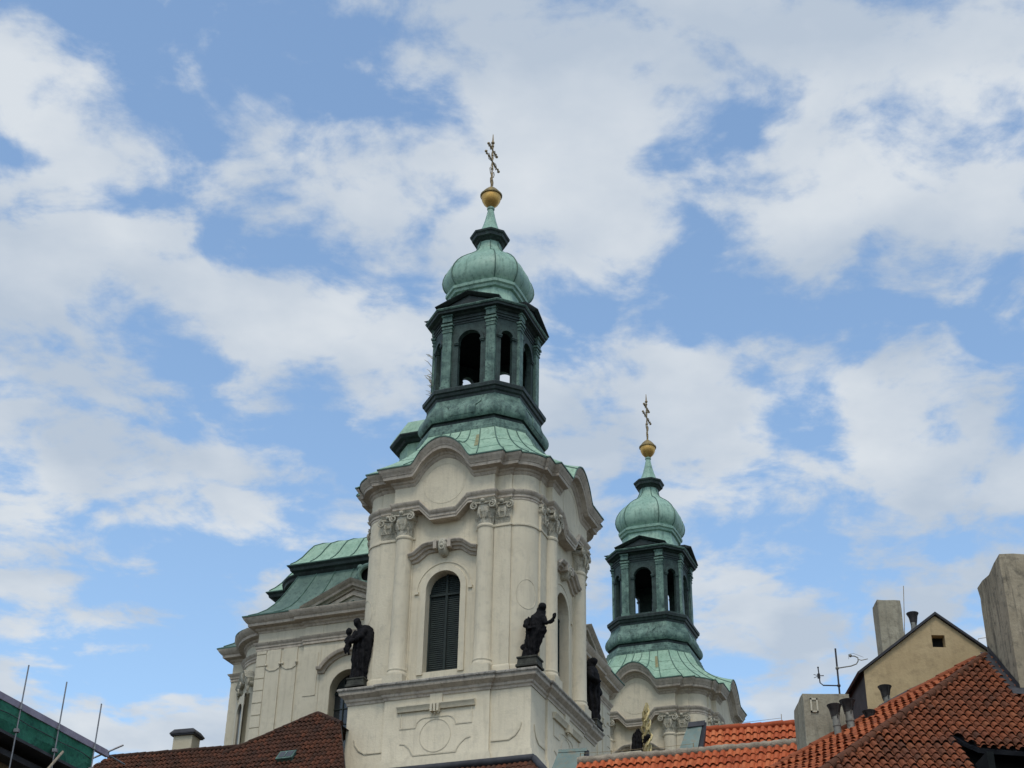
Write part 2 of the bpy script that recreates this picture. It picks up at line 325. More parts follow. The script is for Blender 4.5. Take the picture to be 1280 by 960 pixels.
def normals2(pts, closed):
    n = len(pts); out = []
    for i in range(n):
        a = pts[i-1] if (i > 0 or closed) else None; b = pts[i]; c = pts[(i+1) % n] if (i < n-1 or closed) else None
        ns = []
        for p, q in ((a, b), (b, c)):
            if p is None or q is None: continue
            dx, dy = q[0]-p[0], q[1]-p[1]; l = math.hypot(dx, dy) or 1e-9
            ns.append((dy/l, -dx/l))
        if len(ns) == 1: out.append(ns[0])
        else:
            d = max(0.15, 1+ns[0][0]*ns[1][0]+ns[0][1]*ns[1][1]); out.append(((ns[0][0]+ns[1][0])/d, (ns[0][1]+ns[1][1])/d))
    return out
def sweep(mb, path, prof, closed=True, mi=0):
    """path (x, y, dh) counter-clockwise; prof (out, z[, weight of dh])"""
    nn = normals2(path, closed); rings = []
    for pr in prof:
        o, z = pr[0], pr[1]; w = pr[2] if len(pr) > 2 else 1.0
        rings.append([(p[0]+n[0]*o, p[1]+n[1]*o, z+(p[2] if len(p) > 2 else 0)*w) for p, n in zip(path, nn)])
    mb.rings(rings, mi, False, False, closed)
    if not closed:
        for e in (0, -1): mb.add([r[e] for r in rings], [tuple(range(len(rings)))], mi)
def FR(phi, R0):
    c, s_ = math.cos(phi), math.sin(phi)
    return lambda s, out, z: (s*c + (R0+out)*s_, s*s_ - (R0+out)*c, z)
def vmould(mb, fr, pts, prof, mi=0, closed=False):
    """moulding along (s, z) points in a wall plane; prof (across, out)"""
    nn = normals2(pts, closed); rings = []
    for p, n in zip(pts, nn): rings.append([fr(p[0]-n[0]*a, o, p[1]-n[1]*a) for a, o in prof])
    m = len(prof); vs = [q for r in rings for q in r]; fs = []; cnt = len(pts)
    for i in range(cnt if closed else cnt-1):
        j = (i+1) % cnt
        for k in range(m-1): fs.append((i*m+k, i*m+k+1, j*m+k+1, j*m+k))
    if not closed: fs += [tuple(range(m)), tuple(range((cnt-1)*m, cnt*m))]
    mb.add(vs, fs, mi)
def arc(cx, cz, r, a0, a1, n): return [(cx+r*math.cos(a0+(a1-a0)*i/n), cz+r*math.sin(a0+(a1-a0)*i/n)) for i in range(n+1)]
def arch_panel(mb, fr, w, z0, z1, r, sill, spring, out, back, n=16, mi=0, double=False, mi_rev=None):
    mr_ = mi if mi_rev is None else mi_rev; mb.flat = True
    ap = [(-r*math.cos(PI*i/n), spring+r*math.sin(PI*i/n)) for i in range(n+1)]
    for o in ((out, back) if double else (out,)):
        mb.quad(fr(-w, o, z0), fr(-r, o, z0), fr(-r, o, z1), fr(-w, o, z1), mi)
        mb.quad(fr(r, o, z0), fr(w, o, z0), fr(w, o, z1), fr(r, o, z1), mi)
        if sill > z0: mb.quad(fr(-r, o, z0), fr(r, o, z0), fr(r, o, sill), fr(-r, o, sill), mi)
        for i in range(n):
            a, b = ap[i], ap[i+1]; mb.quad(fr(a[0], o, a[1]), fr(b[0], o, b[1]), fr(b[0], o, z1), fr(a[0], o, z1), mi)
    line = [(-r, sill)] + ap + [(r, sill)]
    for a, b in zip(line, line[1:]): mb.quad(fr(a[0], out, a[1]), fr(b[0], out, b[1]), fr(b[0], back, b[1]), fr(a[0], back, a[1]), mr_)
    mb.quad(fr(-r, out, sill), fr(r, out, sill), fr(r, back, sill), fr(-r, back, sill), mr_); mb.flat = False
def arch_fill(mb, fr, r, sill, spring, out, n=16, mi=0):
    pts = [(-r, sill), (r, sill)] + [(r*math.cos(PI*i/n), spring+r*math.sin(PI*i/n)) for i in range(n+1)]
    mb.add([fr(p[0], out, p[1]) for p in pts], [tuple(range(len(pts)))], mi)
# ------------------------------------------------------------------ ground
g = MB(); g.quad((-3000, -3000, -1.66), (3000, -3000, -1.66), (3000, 3000, -1.66), (-3000, 3000, -1.66))
tag(g.build('ground', COBBLE), kind='structure')
GZ = -1.66

# ------------------------------------------------------------------ the church
CH = empty('church', (-1.419, 70, GZ), R(-21.35))
tag(CH, 'large cream baroque church with twin copper domed bell towers behind the tiled roofs', 'church')
class Off: pass
def chbuild(mb, name, mats, parent, smooth=None):
    # geometry is written with heights above the camera; the church's origin lies on the ground
    mb.v = [(x, y, z-GZ) for x, y, z in mb.v]
    return mb.build(name, mats, parent, smooth)

A0 = 4.36; FL = 3.36; RC = 1.0
def plan(face, arcn=8, arc_out=0.0):
    """face: list of (s, out, dh) along one side; rounded corners in between"""
    pts = []
    for k in range(4):
        fr = FR(k*PI/2, A0)
        for (s, o, d) in face:
            x, y, _ = fr(s, o, 0); pts.append((x, y, d))
        fr0 = FR(k*PI/2, A0)
        for i in range(1, arcn):
            a = PI/2*i/arcn
            s = FL + RC*math.sin(a); o = -RC + RC*math.cos(a)
            x, y, _ = fr0(s, o, 0); pts.append((x, y, 0.0))
    return pts
def dh_arch(s):
    s = abs(s)
    if s >= 1.55: return 0.0
    if s > 0.95:
        t = (1.55-s)/0.6; return 0.80*t*t*(3-2*t)*0.55 + 0.80*t*0.45
    return 0.80+0.50*(1-(s/0.95)**2)
def dh_sag(s):
    s = abs(s)
    if s >= 1.25: return 0.0
    if s > 0.68: return -0.62*(1.25-s)/0.57
    return -0.62
def mirror(l): return l + [(-a, b, c) for a, b, c in reversed(l)]
def dedupe(l):
    o = []
    for p in l:
        if not o or abs(p[0]-o[-1][0])+abs(p[1]-o[-1][1]) > 1e-5: o.append(p)
    return o
bays = [-1.9, -1.55, -1.45, -1.35, -1.25, -1.15, -1.05, -0.95, -0.8, -0.68, -0.5, -0.25, 0.0]
def ent_face(dh):
    l = [(-FL, 0.0, 0), (-FL, 0.09, 0), (-2.6, 0.09, 0), (-2.6, 0.40, 0)] + [(s, 0.40, dh(s)) for s in bays]
    return dedupe(l + [(-a, b, c) for a, b, c in reversed(l)])
ENT_ARCH = plan(ent_face(dh_arch)); ENT_SAG = plan(ent_face(dh_sag))
SHAFT = plan(dedupe(mirror([(-FL, 0, 0), (-FL, 0.09, 0), (-2.52, 0.09, 0), (-2.52, 0, 0), (-1.62, 0, 0), (-1.62, -0.75, 0)])))
def oct_(A, L): return [(-L, -A), (L, -A), (A, -L), (A, L), (L, A), (-L, A), (-A, L), (-A, -L)]
def oct_r(r, k=0.638):
    A = r/(0.931+0.364*k); return oct_(A, A*k)
def ring_oct(r, k, z, sub=4, rnd=0.0):
    p = oct_r(r, k); out = []
    for i in range(8):
        a, b = p[i], p[(i+1) % 8]
        for j in range(sub):
            t = j/sub; x, y = a[0]+(b[0]-a[0])*t, a[1]+(b[1]-a[1])*t
            l = math.hypot(x, y); q = r*0.985
            out.append((x+(x/l*q-x)*rnd, y+(y/l*q-y)*rnd, z))
    return out

DZ = -0.28
def lower_by(mb, dz): mb.v = [(x, y, z+dz) for x, y, z in mb.v]
def capital(mb, fr, s0, round_, w):
    """composite capital: necking, leafy bell, two scrolls, abacus"""
    zb, zt = 31.70+DZ, 32.98+DZ
    out0 = 0.06 if round_ else 0.09
    if round_:
        c = fr(s0, 0.05, 0)
        mb.lathe([(0.40, zb), (0.41, zb+0.25), (0.44, zb+0.5), (0.52, zb+0.8), (0.52, zt-0.15)], (c[0], c[1]), 16)
    else:
        rings = []
        for z, e in ((zb, 0), (zb+0.5, 0.03), (zb+0.8, 0.1), (zt-0.15, 0.1)):
            rings.append([fr(s0-w-e, -0.1, z), fr(s0+w+e, -0.1, z), fr(s0+w+e, 0.10+e, z), fr(s0-w-e, 0.10+e, z)])
        mb.rings(rings)
    fo = 0.55 if round_ else 0.22
    # abacus
    vmould(mb, fr, [(s0-w-0.14, zt-0.12), (s0, zt-0.15), (s0+w+0.14, zt-0.12)], [(0, -0.1), (0, fo-0.02), (0.12, fo+0.06), (0.14, -0.1)])
    # scrolls
    for sg in (-1, 1):
        cs, cz = s0+sg*(w+0.03), zt-0.34
        pts = []
        for i in range(26):
            t = i/25; a = (PI*0.5 if sg > 0 else PI*0.5) - sg*t*4.2*PI*0.75; rr = 0.20*(1-t*0.82)
            pts.append(fr(cs+rr*math.cos(a), fo-0.02+0.05*t, cz+rr*math.sin(a)))
        mb.tube(pts, [0.055*(1-0.4*i/25) for i in range(26)], 6)
        mb.tube([fr(cs, -0.1, cz), fr(cs, fo-0.05, cz)], 0.13, 10)
    mb.tube([fr(s0-w, fo-0.01, zt-0.2), fr(s0, fo+0.03, zt-0.28), fr(s0+w, fo-0.01, zt-0.2)], 0.05, 6)
    # leaves and central flower
    for row, (zz, dd, hh) in enumerate(((0.04, 0.0, 0.34), (0.30, 0.05, 0.36))):
        for i in range(-2, 3):
            ds = (i+(0.5 if row else 0))*0.42
            if abs(ds) > 0.95: continue
            o1 = (fo-0.17-0.22*ds*ds if round_ else fo-0.12)+dd
            for dx in (-0.07, 0.0, 0.07):
                mb.tube([fr(s0+ds*w+dx*0.6, o1-0.03, zb+zz), fr(s0+ds*w+dx, o1+0.01, zb+zz+hh*0.6), fr(s0+ds*w+dx*1.25, o1+0.07, zb+zz+hh*0.95), fr(s0+ds*w+dx*1.2, o1+0.12, zb+zz+hh*0.86)], [0.035, 0.045, 0.035, 0.015], 5)
    mb.ball(fr(s0, fo+0.06, zt-0.13), 0.12, 7)
    for sg in (-1, 1): mb.tube([fr(s0+sg*w*0.45, fo-0.02, zt-0.45), fr(s0+sg*w*0.5, fo+0.0, zb+0.55), fr(s0+sg*w*0.3, fo-0.08, zb+0.3)], [0.05, 0.07, 0.04], 6)

def make_tower():
    # ---- masonry: podium and shaft in one mesh
    m = MB()
    PW = 4.45
    face = [(-2.55, 0.0, 0), (-2.55, 0.10, 0), (2.55, 0.10, 0), (2.55, 0.0, 0), (PW, 0, 0)]
    pod = []
    for k in range(4):
        fr = FR(k*PI/2, PW); pod += [fr(s, o, 0)[:2]+(0,) for s, o, d in face]
    sweep(m, pod, [(0.12, GZ), (0.12, 20.45), (0.0, 20.65), (0.0, 23.47)])
    sweep(m, SHAFT, [(0.07, 24.06), (0.07, 24.42), (0.03, 24.50), (0.0, 24.52), (0, 31.60+DZ), (0.045, 31.62+DZ), (0.055, 31.68+DZ), (0.045, 31.74+DZ), (0, 31.76+DZ), (0, 33.1)])
    for k in range(4):
        fr = FR(k*PI/2, A0)
        arch_panel(m, fr, 1.62, 24.06, 33.2, 0.87, 24.62, 28.66, -0.05, -0.62, 18)
        # frame of the opening, with a wider flat arched band outside it
        line = [(-1.02, 24.5)] + arc(0, 28.66, 1.02, PI, 0, 18) + [(1.02, 24.5)]
        vmould(m, fr, [(s, z) for s, z in line], [(-0.15, -0.05), (-0.15, 0.02), (0.13, 0.02), (0.15, -0.05)])
        line = arc(0, 28.62, 1.36, PI, 0, 18)
        vmould(m, fr, line, [(-0.03, -0.05), (-0.03, -0.015), (0.03, -0.015), (0.03, -0.05)])
        for sg in (-1, 1):
            m.box(sg*1.36-0.1, sg*1.36+0.1, -0.05, 0.03, 28.48, 28.62, fr=fr)
        # frieze medallion
        # columns' podium blocks, small arched relief low on each pilaster
        for sg in (-1, 1):
            m.box(sg*2.1-0.5, sg*2.1+0.5, -0.2, 0.56, 24.05, 24.46, fr=fr)
        # round panels on the rounded corners
        cx, cy, _ = FR(k*PI/2, A0)(FL, -RC, 0)
        pts = []
        for i in range(33):
            a = 2*PI*i/32; q = 0.52*math.cos(a)/RC; th = k*PI/2-PI/4+q
            pts.append((cx+(RC+0.0)*math.cos(th), cy+(RC+0.0)*math.sin(th), 27.9+0.72*math.sin(a)))
        m.tube(pts, 0.016, 5, cap=False)
        # podium panels
        fp = FR(k*PI/2, PW)
        vmould(m, fp, [(-1.88, 22.72), (1.88, 22.72)], [(0, 0.1), (0.0, 0.2), (0.14, 0.24), (0.22, 0.30), (0.27, 0.30), (0.30, 0.1)])
        m.box(-0.30, 0.30, 0.10, 0.17, 23.0, 23.44, fr=fp)
        for i in (-1, 0, 1):
            m.box(i*0.16-0.05, i*0.16+0.05, 0.10, 0.345, 22.58, 22.92, fr=fp); m.ball(fp(i*0.16, 0.24, 22.52), 0.045, 6)
        dn = [(-1.72, 22.7), (-1.72, 21.98), (-0.98, 21.98), (-0.93, 22.18), (-0.78, 22.33), (-0.6, 22.4), (0.6, 22.4), (0.78, 22.33), (0.93, 22.18), (0.98, 21.98), (1.72, 21.98), (1.72, 22.7)]
        rl = [(-0.03, 0.10), (-0.03, 0.124), (0.03, 0.124), (0.03, 0.10)]
        vmould(m, fp, dn, rl)
        lo = [(-1.7, 21.3)] + [(-1.05-0.65*math.cos(t)*1.0, 20.98-0.0+0.0) for t in ()] + [(-1.45, 21.26), (-1.22, 21.05), (-1.08, 20.8), (-1.0, 20.62+0.1), (1.0, 20.62+0.1), (1.08, 20.9), (1.22, 21.08), (1.45, 21.28), (1.7, 21.34)]
        vmould(m, fp, lo, rl)
        vmould(m, fp, arc(0, 21.55, 0.74, 0, -2*PI, 36)[:-1], [(-0.018, 0.10), (-0.018, 0.117), (0.018, 0.117), (0.018, 0.10)], closed=True)
        for sg in (-1, 1):
            q = [(sg*2.62, 21.05), (sg*3.45, 21.05), (sg*3.75, 21.22), (sg*3.95, 21.5), (sg*4.02, 21.75)]
            if sg < 0: q = q[::-1]
            vmould(m, fp, q, [(-0.03, 0.0), (-0.03, 0.035), (0.03, 0.035), (0.03, 0.0)])
    tw = chbuild(m, 'bell_tower', STUCCO, CH, 35)
    tag(tw, 'nearer cream bell tower with paired columns and arched shuttered openings')
    # ---- podium ledge
    m = MB()
    sweep(m, pod, [(-0.3, 23.36), (0.04, 23.36), (0.06, 23.46), (0.12, 23.52), (0.14, 23.62), (0.28, 23.74), (0.33, 23.78), (0.35, 23.88)], mi=1)
    sweep(m, pod, [(0.35, 23.88), (0.36, 23.92), (0.42, 23.98), (0.42, 24.05), (0.36, 24.10), (0.0, 24.17), (-0.6, 24.19)])
    chbuild(m, 'podium_cornice', [GRIME, STONE], tw, 30)
    # ---- entablature
    m = MB()
    sweep(m, ENT_SAG, [(-0.45, 32.96), (0.02, 32.96), (0.02, 33.08), (0.055, 33.10), (0.055, 33.22), (0.12, 33.28), (0.17, 33.38), (0.17, 33.43), (0.0, 33.49), (-0.1, 33.5)])
    lower_by(m, DZ); chbuild(m, 'architrave', STONE, tw, 30)
    m = MB()
    m.rings([[(p[0], p[1], 33.05+p[2]) for p in ENT_SAG], [(p[0], p[1], 33.5+p[2]) for p in ENT_SAG], [(p[0], p[1], 34.4+p[2]) for p in ENT_ARCH]], 0, False, False)
    for k in range(4):
        fr = FR(k*PI/2, A0)
        vmould(m, fr, arc(0, 34.22, 1.06, 0, -2*PI, 40)[:-1], [(-0.018, 0.40), (-0.018, 0.412), (0.018, 0.412), (0.018, 0.40)], closed=True)
    lower_by(m, DZ); chbuild(m, 'frieze', STUCCO, tw, 30)
    m = MB()
    sweep(m, ENT_ARCH, [(-0.4, 34.28), (0.0, 34.28), (0.05, 34.32), (0.09, 34.42), (0.17, 34.47), (0.19, 34.55), (0.23, 34.57), (0.46, 34.60), (0.48, 34.75), (0.51, 34.77), (0.53, 34.84), (0.60, 34.92), (0.67, 35.03), (0.68, 35.09), (0.62, 35.12), (-0.5, 35.2)])
    lower_by(m, DZ); chbuild(m, 'cornice', STONE, tw, 30)
    # ---- columns and capitals
    for k in range(4):
        fr = FR(k*PI/2, A0)
        for sg in (-1, 1):
            m = MB(); c = fr(sg*2.1, 0.05, 0)
            m.lathe([(0.50, 24.45), (0.51, 24.55), (0.47, 24.64), (0.45, 24.68), (0.47, 24.76), (0.43, 24.84), (0.425, 26.5), (0.415, 28.5), (0.40, 31.55+DZ), (0.44, 31.60+DZ), (0.45, 31.67+DZ), (0.42, 31.74+DZ)], (c[0], c[1]), 28)
            chbuild(m, 'column', STUCCO, tw, 30)
            m = MB(); capital(m, fr, sg*2.1, True, 0.42); chbuild(m, 'column_capital', ORN, tw, 40)
            m = MB(); capital(m, fr, sg*2.94, False, 0.34); chbuild(m, 'pilaster_capital', ORN, tw, 40)
        # louvred window
        m = MB()
        arch_fill(m, fr, 0.90, 24.60, 28.66, -0.56, 18, 0)
        z = 24.72
        while z < 29.35:
            w = 0.84 if z < 28.66 else math.sqrt(max(0.05, 0.84**2-(z-28.66)**2))
            for a, b in ((-w, -0.05), (0.05, w)):
                m.add([fr(a, -0.54, z+0.085), fr(b, -0.54, z+0.085), fr(b, -0.505, z), fr(a, -0.505, z), fr(b, -0.54, z-0.01), fr(a, -0.54, z-0.01)], [(0, 1, 2, 3), (3, 2, 4, 5)])
            z += 0.10
        m.box(-0.055, 0.055, -0.56, -0.44, 24.62, 29.5, fr=fr)
        m.box(-0.87, 0.87, -0.56, -0.43, 28.45, 28.56, fr=fr)
        for a in (-0.87, 0.80): m.box(a, a+0.07, -0.56, -0.45, 24.62, 28.6, fr=fr)
        chbuild(m, 'louvred_shutter', SHUT, tw)
        # eyebrow moulding with cartouche
        m = MB()
        L_ = [(-1.72, 30.50), (-1.45, 30.56), (-1.2, 30.74), (-1.0, 30.90), (-0.82, 30.96), (-0.42, 30.98)]
        L_ = L_ + [(-a, b) for a, b in reversed(L_)]
        vmould(m, fr, L_, [(-0.26, -0.05), (-0.24, 0.05), (-0.12, 0.08), (-0.10, 0.2), (0.0, 0.24), (0.02, 0.34), (0.12, 0.42), (0.16, 0.42), (0.22, -0.05)])
        for sg in (-1, 1): m.box(sg*0.36-0.08, sg*0.36+0.08, -0.05, 0.425, 30.74, 31.18, fr=fr)
        lower_by(m, -0.2); chbuild(m, 'hood_moulding', STONE, tw, 30)
        m = MB()
        rings = []
        for z, w, o in ((30.42, 0.10, 0.2), (30.52, 0.19, 0.34), (30.68, 0.21, 0.40), (30.9, 0.24, 0.43), (31.12, 0.23, 0.43), (31.22, 0.18, 0.38)):
            rings.append([fr(-w, -0.05, z), fr(w, -0.05, z), fr(w, o-0.1, z), fr(w*0.6, o, z), fr(-w*0.6, o, z), fr(-w, o-0.1, z)])
        m.rings(rings)
        pts = [fr(0.12*math.cos(a), 0.42, 30.85+0.19*math.sin(a)) for a in [2*PI*i/20 for i in range(21)]]
        m.tube(pts, 0.035, 6, cap=False); m.ball(fr(0, 0.40, 30.85), 0.09, 8)
        lower_by(m, -0.2); chbuild(m, 'cartouche', ORN, tw, 40)
    # ---- bell shaped copper roof
    m = MB()
    base = ENT_ARCH; nn = normals2(base, True); oc = oct_(3.0, 1.78)
    def oct_hit(x, y):
        best = None
        for i in range(8):
            a, b = oc[i], oc[(i+1) % 8]; ex, ey = b[0]-a[0], b[1]-a[1]; den = x*ey-y*ex
            if abs(den) < 1e-9: continue
            t = (a[0]*ey-a[1]*ex)/den
            if t > 0 and (best is None or t < best):
                px, py = x*t, y*t
                if -1e-3 <= ((px-a[0])*ex+(py-a[1])*ey)/(ex*ex+ey*ey) <= 1.001: best = t
        return (x*best, y*best)
    rings = []
    m.rings([[(p[0]+n[0]*e, p[1]+n[1]*e, z+p[2]) for p, n in zip(base, nn)] for e, z in ((0.64, 35.09+DZ), (0.72, 35.10+DZ), (0.72, 35.165+DZ), (0.685, 35.182+DZ))], 1, False, False)
    T_ = [0.0, 0.06, 0.13, 0.21, 0.3, 0.4, 0.5, 0.6, 0.7, 0.8, 0.9, 1.0]
    def roofpt(p, n, t, e=0.69):
        ex, ey = p[0]+n[0]*e, p[1]+n[1]*e; hx, hy = oct_hit(ex, ey)
        f = 0.62*(1-(1-t)**1.9)+0.38*t
        z = 35.18+DZ + (37.78-35.18-DZ)*t + p[2]*(1-t)**1.6
        return (ex+(hx-ex)*f, ey+(hy-ey)*f, z)
    for t in T_: rings.append([roofpt(p, n, t) for p, n in zip(base, nn)])
    m.rings(rings, 0, False, False)
    # standing seams
    ns = len(base)
    last = None; pick = []
    for i in range(ns):
        q = (base[i][0]+nn[i][0]*0.7, base[i][1]+nn[i][1]*0.7)
        if last is None or math.hypot(q[0]-last[0], q[1]-last[1]) > 0.93: pick.append(i); last = q
    for i in pick:
        pts = []
        for t in T_:
            q = roofpt(base[i], nn[i], t); pts.append((q[0], q[1], q[2]+0.015))
        m.tube(pts, 0.032, 5, mi=1)
    ids = [i for i in range(ns) if 1.5 < base[i][0] < 2.05 and base[i][1] < -4]
    if len(ids) >= 2:
        a_, b_ = ids[0], ids[-1]
        g_ = [[Vector(roofpt(base[k_], nn[k_], t))+Vector((0, -0.012, 0.02)) for k_ in (a_, b_)] for t in (0.42, 0.5, 0.6, 0.7, 0.8)]
        for q0, q1 in zip(g_, g_[1:]):
            m.quad(q0[0].lerp(q0[1], 0.1), q0[0].lerp(q0[1], 0.9), q1[0].lerp(q1[1], 0.9), q1[0].lerp(q1[1], 0.1), 2)
    # flat cross joints between the sheets
    for t in (0.3, 0.62):
        pts = [roofpt(p, n, t) for p, n in zip(base, nn)]; pts = [(q[0], q[1], q[2]+0.004) for q in pts]
        m.tube(pts+[pts[0]], 0.013, 4, mi=1, cap=False)
    chbuild(m, 'copper_roof', [COPPER, SEAM, BROWNED], tw, 40)
    # ---- lantern base: recesses, cushion and ledge
    m = MB(); ob = [(x, y, 0) for x, y in oct_(2.35, 1.5)]
    sweep(m, ob, [(0.40, 37.5), (0.69, 37.7), (0.69, 37.88), (0.62, 37.94), (0.60, 38.10), (0.54, 38.14), (0.52, 38.30), (0.42, 38.34)])
    sweep(m, ob, [(0.42, 38.34), (0.38, 38.36), (0.38, 38.54), (0.50, 38.56)], mi=1)
    sweep(m, ob, [(0.50, 38.56), (0.59, 38.66), (0.635, 38.82), (0.635, 38.98), (0.59, 39.16), (0.49, 39.36), (0.38, 39.54), (0.30, 39.7), (0.25, 39.95)])
    chbuild(m, 'lantern_base', [COPPERM, COPPERD], tw, 28)
    m = MB()
    sweep(m, ob, [(0.1, 39.92), (0.26, 39.94), (0.28, 40.08), (0.36, 40.14), (0.40, 40.28), (0.48, 40.32), (0.50, 40.50), (0.46, 40.56), (0.30, 40.60), (-0.5, 40.64)])
    m.add([(x*0.9, y*0.9, 40.62) for x, y, _ in ob], [tuple(range(8))])
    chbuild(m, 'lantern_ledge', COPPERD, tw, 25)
    for k in range(4):                                   # scrolled panels on the cushion
        fr = FR(k*PI/2, 2.35); m = MB()
        rings = []
        for z, o in ((38.75, 0.62), (38.98, 0.675), (39.2, 0.61), (39.45, 0.47), (39.66, 0.37)):
            w = 0.72 if z < 39.4 else 0.95
            rings.append([fr(-w, o-0.1, z), fr(w, o-0.1, z), fr(w, o+0.02, z), fr(-w, o+0.02, z)])
        m.rings(rings); chbuild(m, 'cushion_panel', COPPERM, tw, 30)
    # ---- open lantern
    m = MB()
    for k in range(8):
        main = k % 2 == 0
        if main: fr = FR(k*PI/4, 2.35); w, r, spr, cr_ = 1.5, 0.64, 43.56, 0
        else: fr = FR(k*PI/4, (2.35+1.5)/math.sqrt(2)); w, r, spr = (2.35-1.5)/math.sqrt(2), 0.33, 43.66
        arch_panel(m, fr, w, 40.60, 44.82, r, 40.84, spr, 0.0, -0.26, 14, 0, True, 0)
        line = [(-r-0.09, spr)] + arc(0, spr, r+0.09, PI, 0, 14)[1:-1] + [(r+0.09, spr)]
        vmould(m, fr, line, [(-0.09, 0.0), (-0.09, 0.06), (0.07, 0.06), (0.09, 0.0)])
        for sg in (-1, 1):
            a = sorted((sg*(r-0.03), sg*(r+0.22)))
            m.box(a[0], a[1], -0.2, 0.07, spr-0.16, spr-0.08, fr=fr); m.box(a[0]-0.02, a[1]+0.02, -0.2, 0.1, spr-0.08, spr, fr=fr)
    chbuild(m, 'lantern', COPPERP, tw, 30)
    m = MB(); m.add([(x*0.97, y*0.97, 44.6) for x, y, _ in ob], [tuple(range(8))]); m.add([(x*0.97, y*0.97, 44.66) for x, y, _ in ob], [tuple(range(8))])
    chbuild(m, 'lantern_ceiling', DARKIN, tw)
    for k in range(4):
        fr = FR(k*PI/2, 2.35)
        for sg in (-1, 1):
            m = MB(); c = sg*1.24
            m.box(c-0.29, c+0.29, -0.02, 0.22, 40.60, 40.86, fr=fr)
            m.box(c-0.25, c+0.25, -0.02, 0.15, 40.86, 44.32, fr=fr)
            m.box(c-0.28, c+0.28, -0.02, 0.19, 44.20, 44.28, fr=fr)
            m.box(c-0.29, c+0.29, -0.02, 0.21, 44.42, 44.52, fr=fr)
            m.box(c-0.255, c+0.255, -0.02, 0.17, 44.32, 44.42, fr=fr)
            m.box(c-0.33, c+0.33, -0.02, 0.26, 44.60, 44.72, fr=fr); m.box(c-0.26, c+0.26, -0.02, 0.18, 44.52, 44.60, fr=fr)
            m.box(c-0.27, c+0.27, 0.0, 0.24, 44.84, 45.22, fr=fr); m.box(c-0.31, c+0.31, 0.0, 0.30, 45.16, 45.26, fr=fr)
            for z in (41.7, 42.4, 43.1, 43.8): m.box(c-0.253, c+0.253, 0.0, 0.154, z, z+0.018, fr=fr)
            chbuild(m, 'lantern_pilaster', COPPERM, tw)
    m = MB()
    sweep(m, ob, [(-0.3, 44.70), (0.04, 44.70), (0.04, 44.80), (0.09, 44.82), (0.09, 44.92), (0.15, 44.96), (0.15, 45.0), (0.06, 45.02), (0.06, 45.18), (0.16, 45.22), (0.22, 45.28), (0.44, 45.31), (0.46, 45.40), (0.52, 45.45)])
    sweep(m, ob, [(0.52, 45.45), (0.57, 45.52), (0.57, 45.56)], mi=1)  # paler patina fillet; the highlight along the edge is put into its colour
    sweep(m, ob, [(0.57, 45.56), (0.54, 45.59), (0.25, 45.70), (-0.3, 45.9)])
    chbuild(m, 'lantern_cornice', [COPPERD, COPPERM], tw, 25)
    for k in range(4):
        fr = FR(k*PI/2, 2.35); m = MB()
        vmould(m, fr, [(-1.80, 45.57), (0, 46.24), (1.80, 45.57)], [(0.0, -0.9), (0.0, 0.40), (0.06, 0.50), (0.11, 0.58), (0.15, 0.60), (0.18, -0.9)])
        m.add([fr(-1.7, 0.32, 45.55), fr(1.7, 0.32, 45.55), fr(0, 0.32, 46.22)], [(0, 1, 2)])
        m.add([fr(-0.95, 0.37, 45.72), fr(0.95, 0.37, 45.72), fr(0, 0.37, 46.08), fr(-0.95, 0.30, 45.72), fr(0.95, 0.30, 45.72), fr(0, 0.30, 46.08)], [(0, 1, 2), (0, 1, 4, 3), (1, 2, 5, 4), (2, 0, 3, 5)])
        chbuild(m, 'pediment', COPPERD, tw, 25)
    # ---- onion dome, collar, spire
    m = MB()
    prof = [(2.75, 45.75, .638, 0), (2.35, 46.1, .62, .1), (2.12, 46.55, .6, .15), (2.06, 47.15, .6, .15)]
    m.rings([ring_oct(r, k, z, 4, q) for r, z, k, q in prof], 0, False, False)
    prof = [(2.06, 47.15, .6, .15), (2.2, 47.2, .6, .15), (2.24, 47.34, .6, .15), (2.34, 47.4, .6, .15), (2.36, 47.55, .6, .18), (2.22, 47.62, .6, .2), (2.22, 47.68, .6, .3)]
    m.rings([ring_oct(r, k, z, 4, q) for r, z, k, q in prof], 0, False, False)
    prof = [(2.22, 47.68), (2.38, 47.85), (2.49, 48.08), (2.54, 48.35), (2.51, 48.65), (2.40, 48.98), (2.2, 49.32), (1.92, 49.66), (1.6, 49.95), (1.27, 50.2), (1.0, 50.45), (0.82, 50.72), (0.71, 51.0), (0.68, 51.3)]
    m.rings([ring_oct(r, .58 if z < 50 else .48, z, 6, 0.28) for r, z in prof], 0, False, False)
    for i in range(8):                                   # seams along the edges
        pts = [ring_oct(r, .58 if z < 50 else .48, z, 6, 0.28)[i*6] for r, z in prof]
        m.tube([(x*1.004, y*1.004, z) for x, y, z in pts], 0.035, 5, 1)
        for fr_ in (2, 4):
            pts = [ring_oct(r, .58 if z < 50 else .48, z, 6, 0.28)[(i*6+fr_) % 48] for r, z in prof[:9]]
            m.tube([(x*1.0, y*1.0, z) for x, y, z in pts], 0.02, 4, 0)
    chbuild(m, 'onion_dome', [COPPERO, SEAM], tw, 35)
    m = MB()
    prof = [(0.66, 51.2), (0.70, 51.32), (0.80, 51.38), (0.86, 51.46), (1.0, 51.5), (1.04, 51.66), (1.12, 51.74), (1.14, 51.84), (1.06, 51.9), (0.7, 52.0)]
    m.rings([ring_oct(r, .46, z, 2, 0) for r, z in prof], 0); chbuild(m, 'spire_collar', COPPERD, tw, 25)
    m = MB()
    prof = [(0.86, 51.93), (0.70, 52.06), (0.60, 52.26), (0.50, 52.5), (0.40, 52.8), (0.31, 53.15), (0.235, 53.5), (0.18, 53.8), (0.15, 54.1), (0.14, 54.3)]
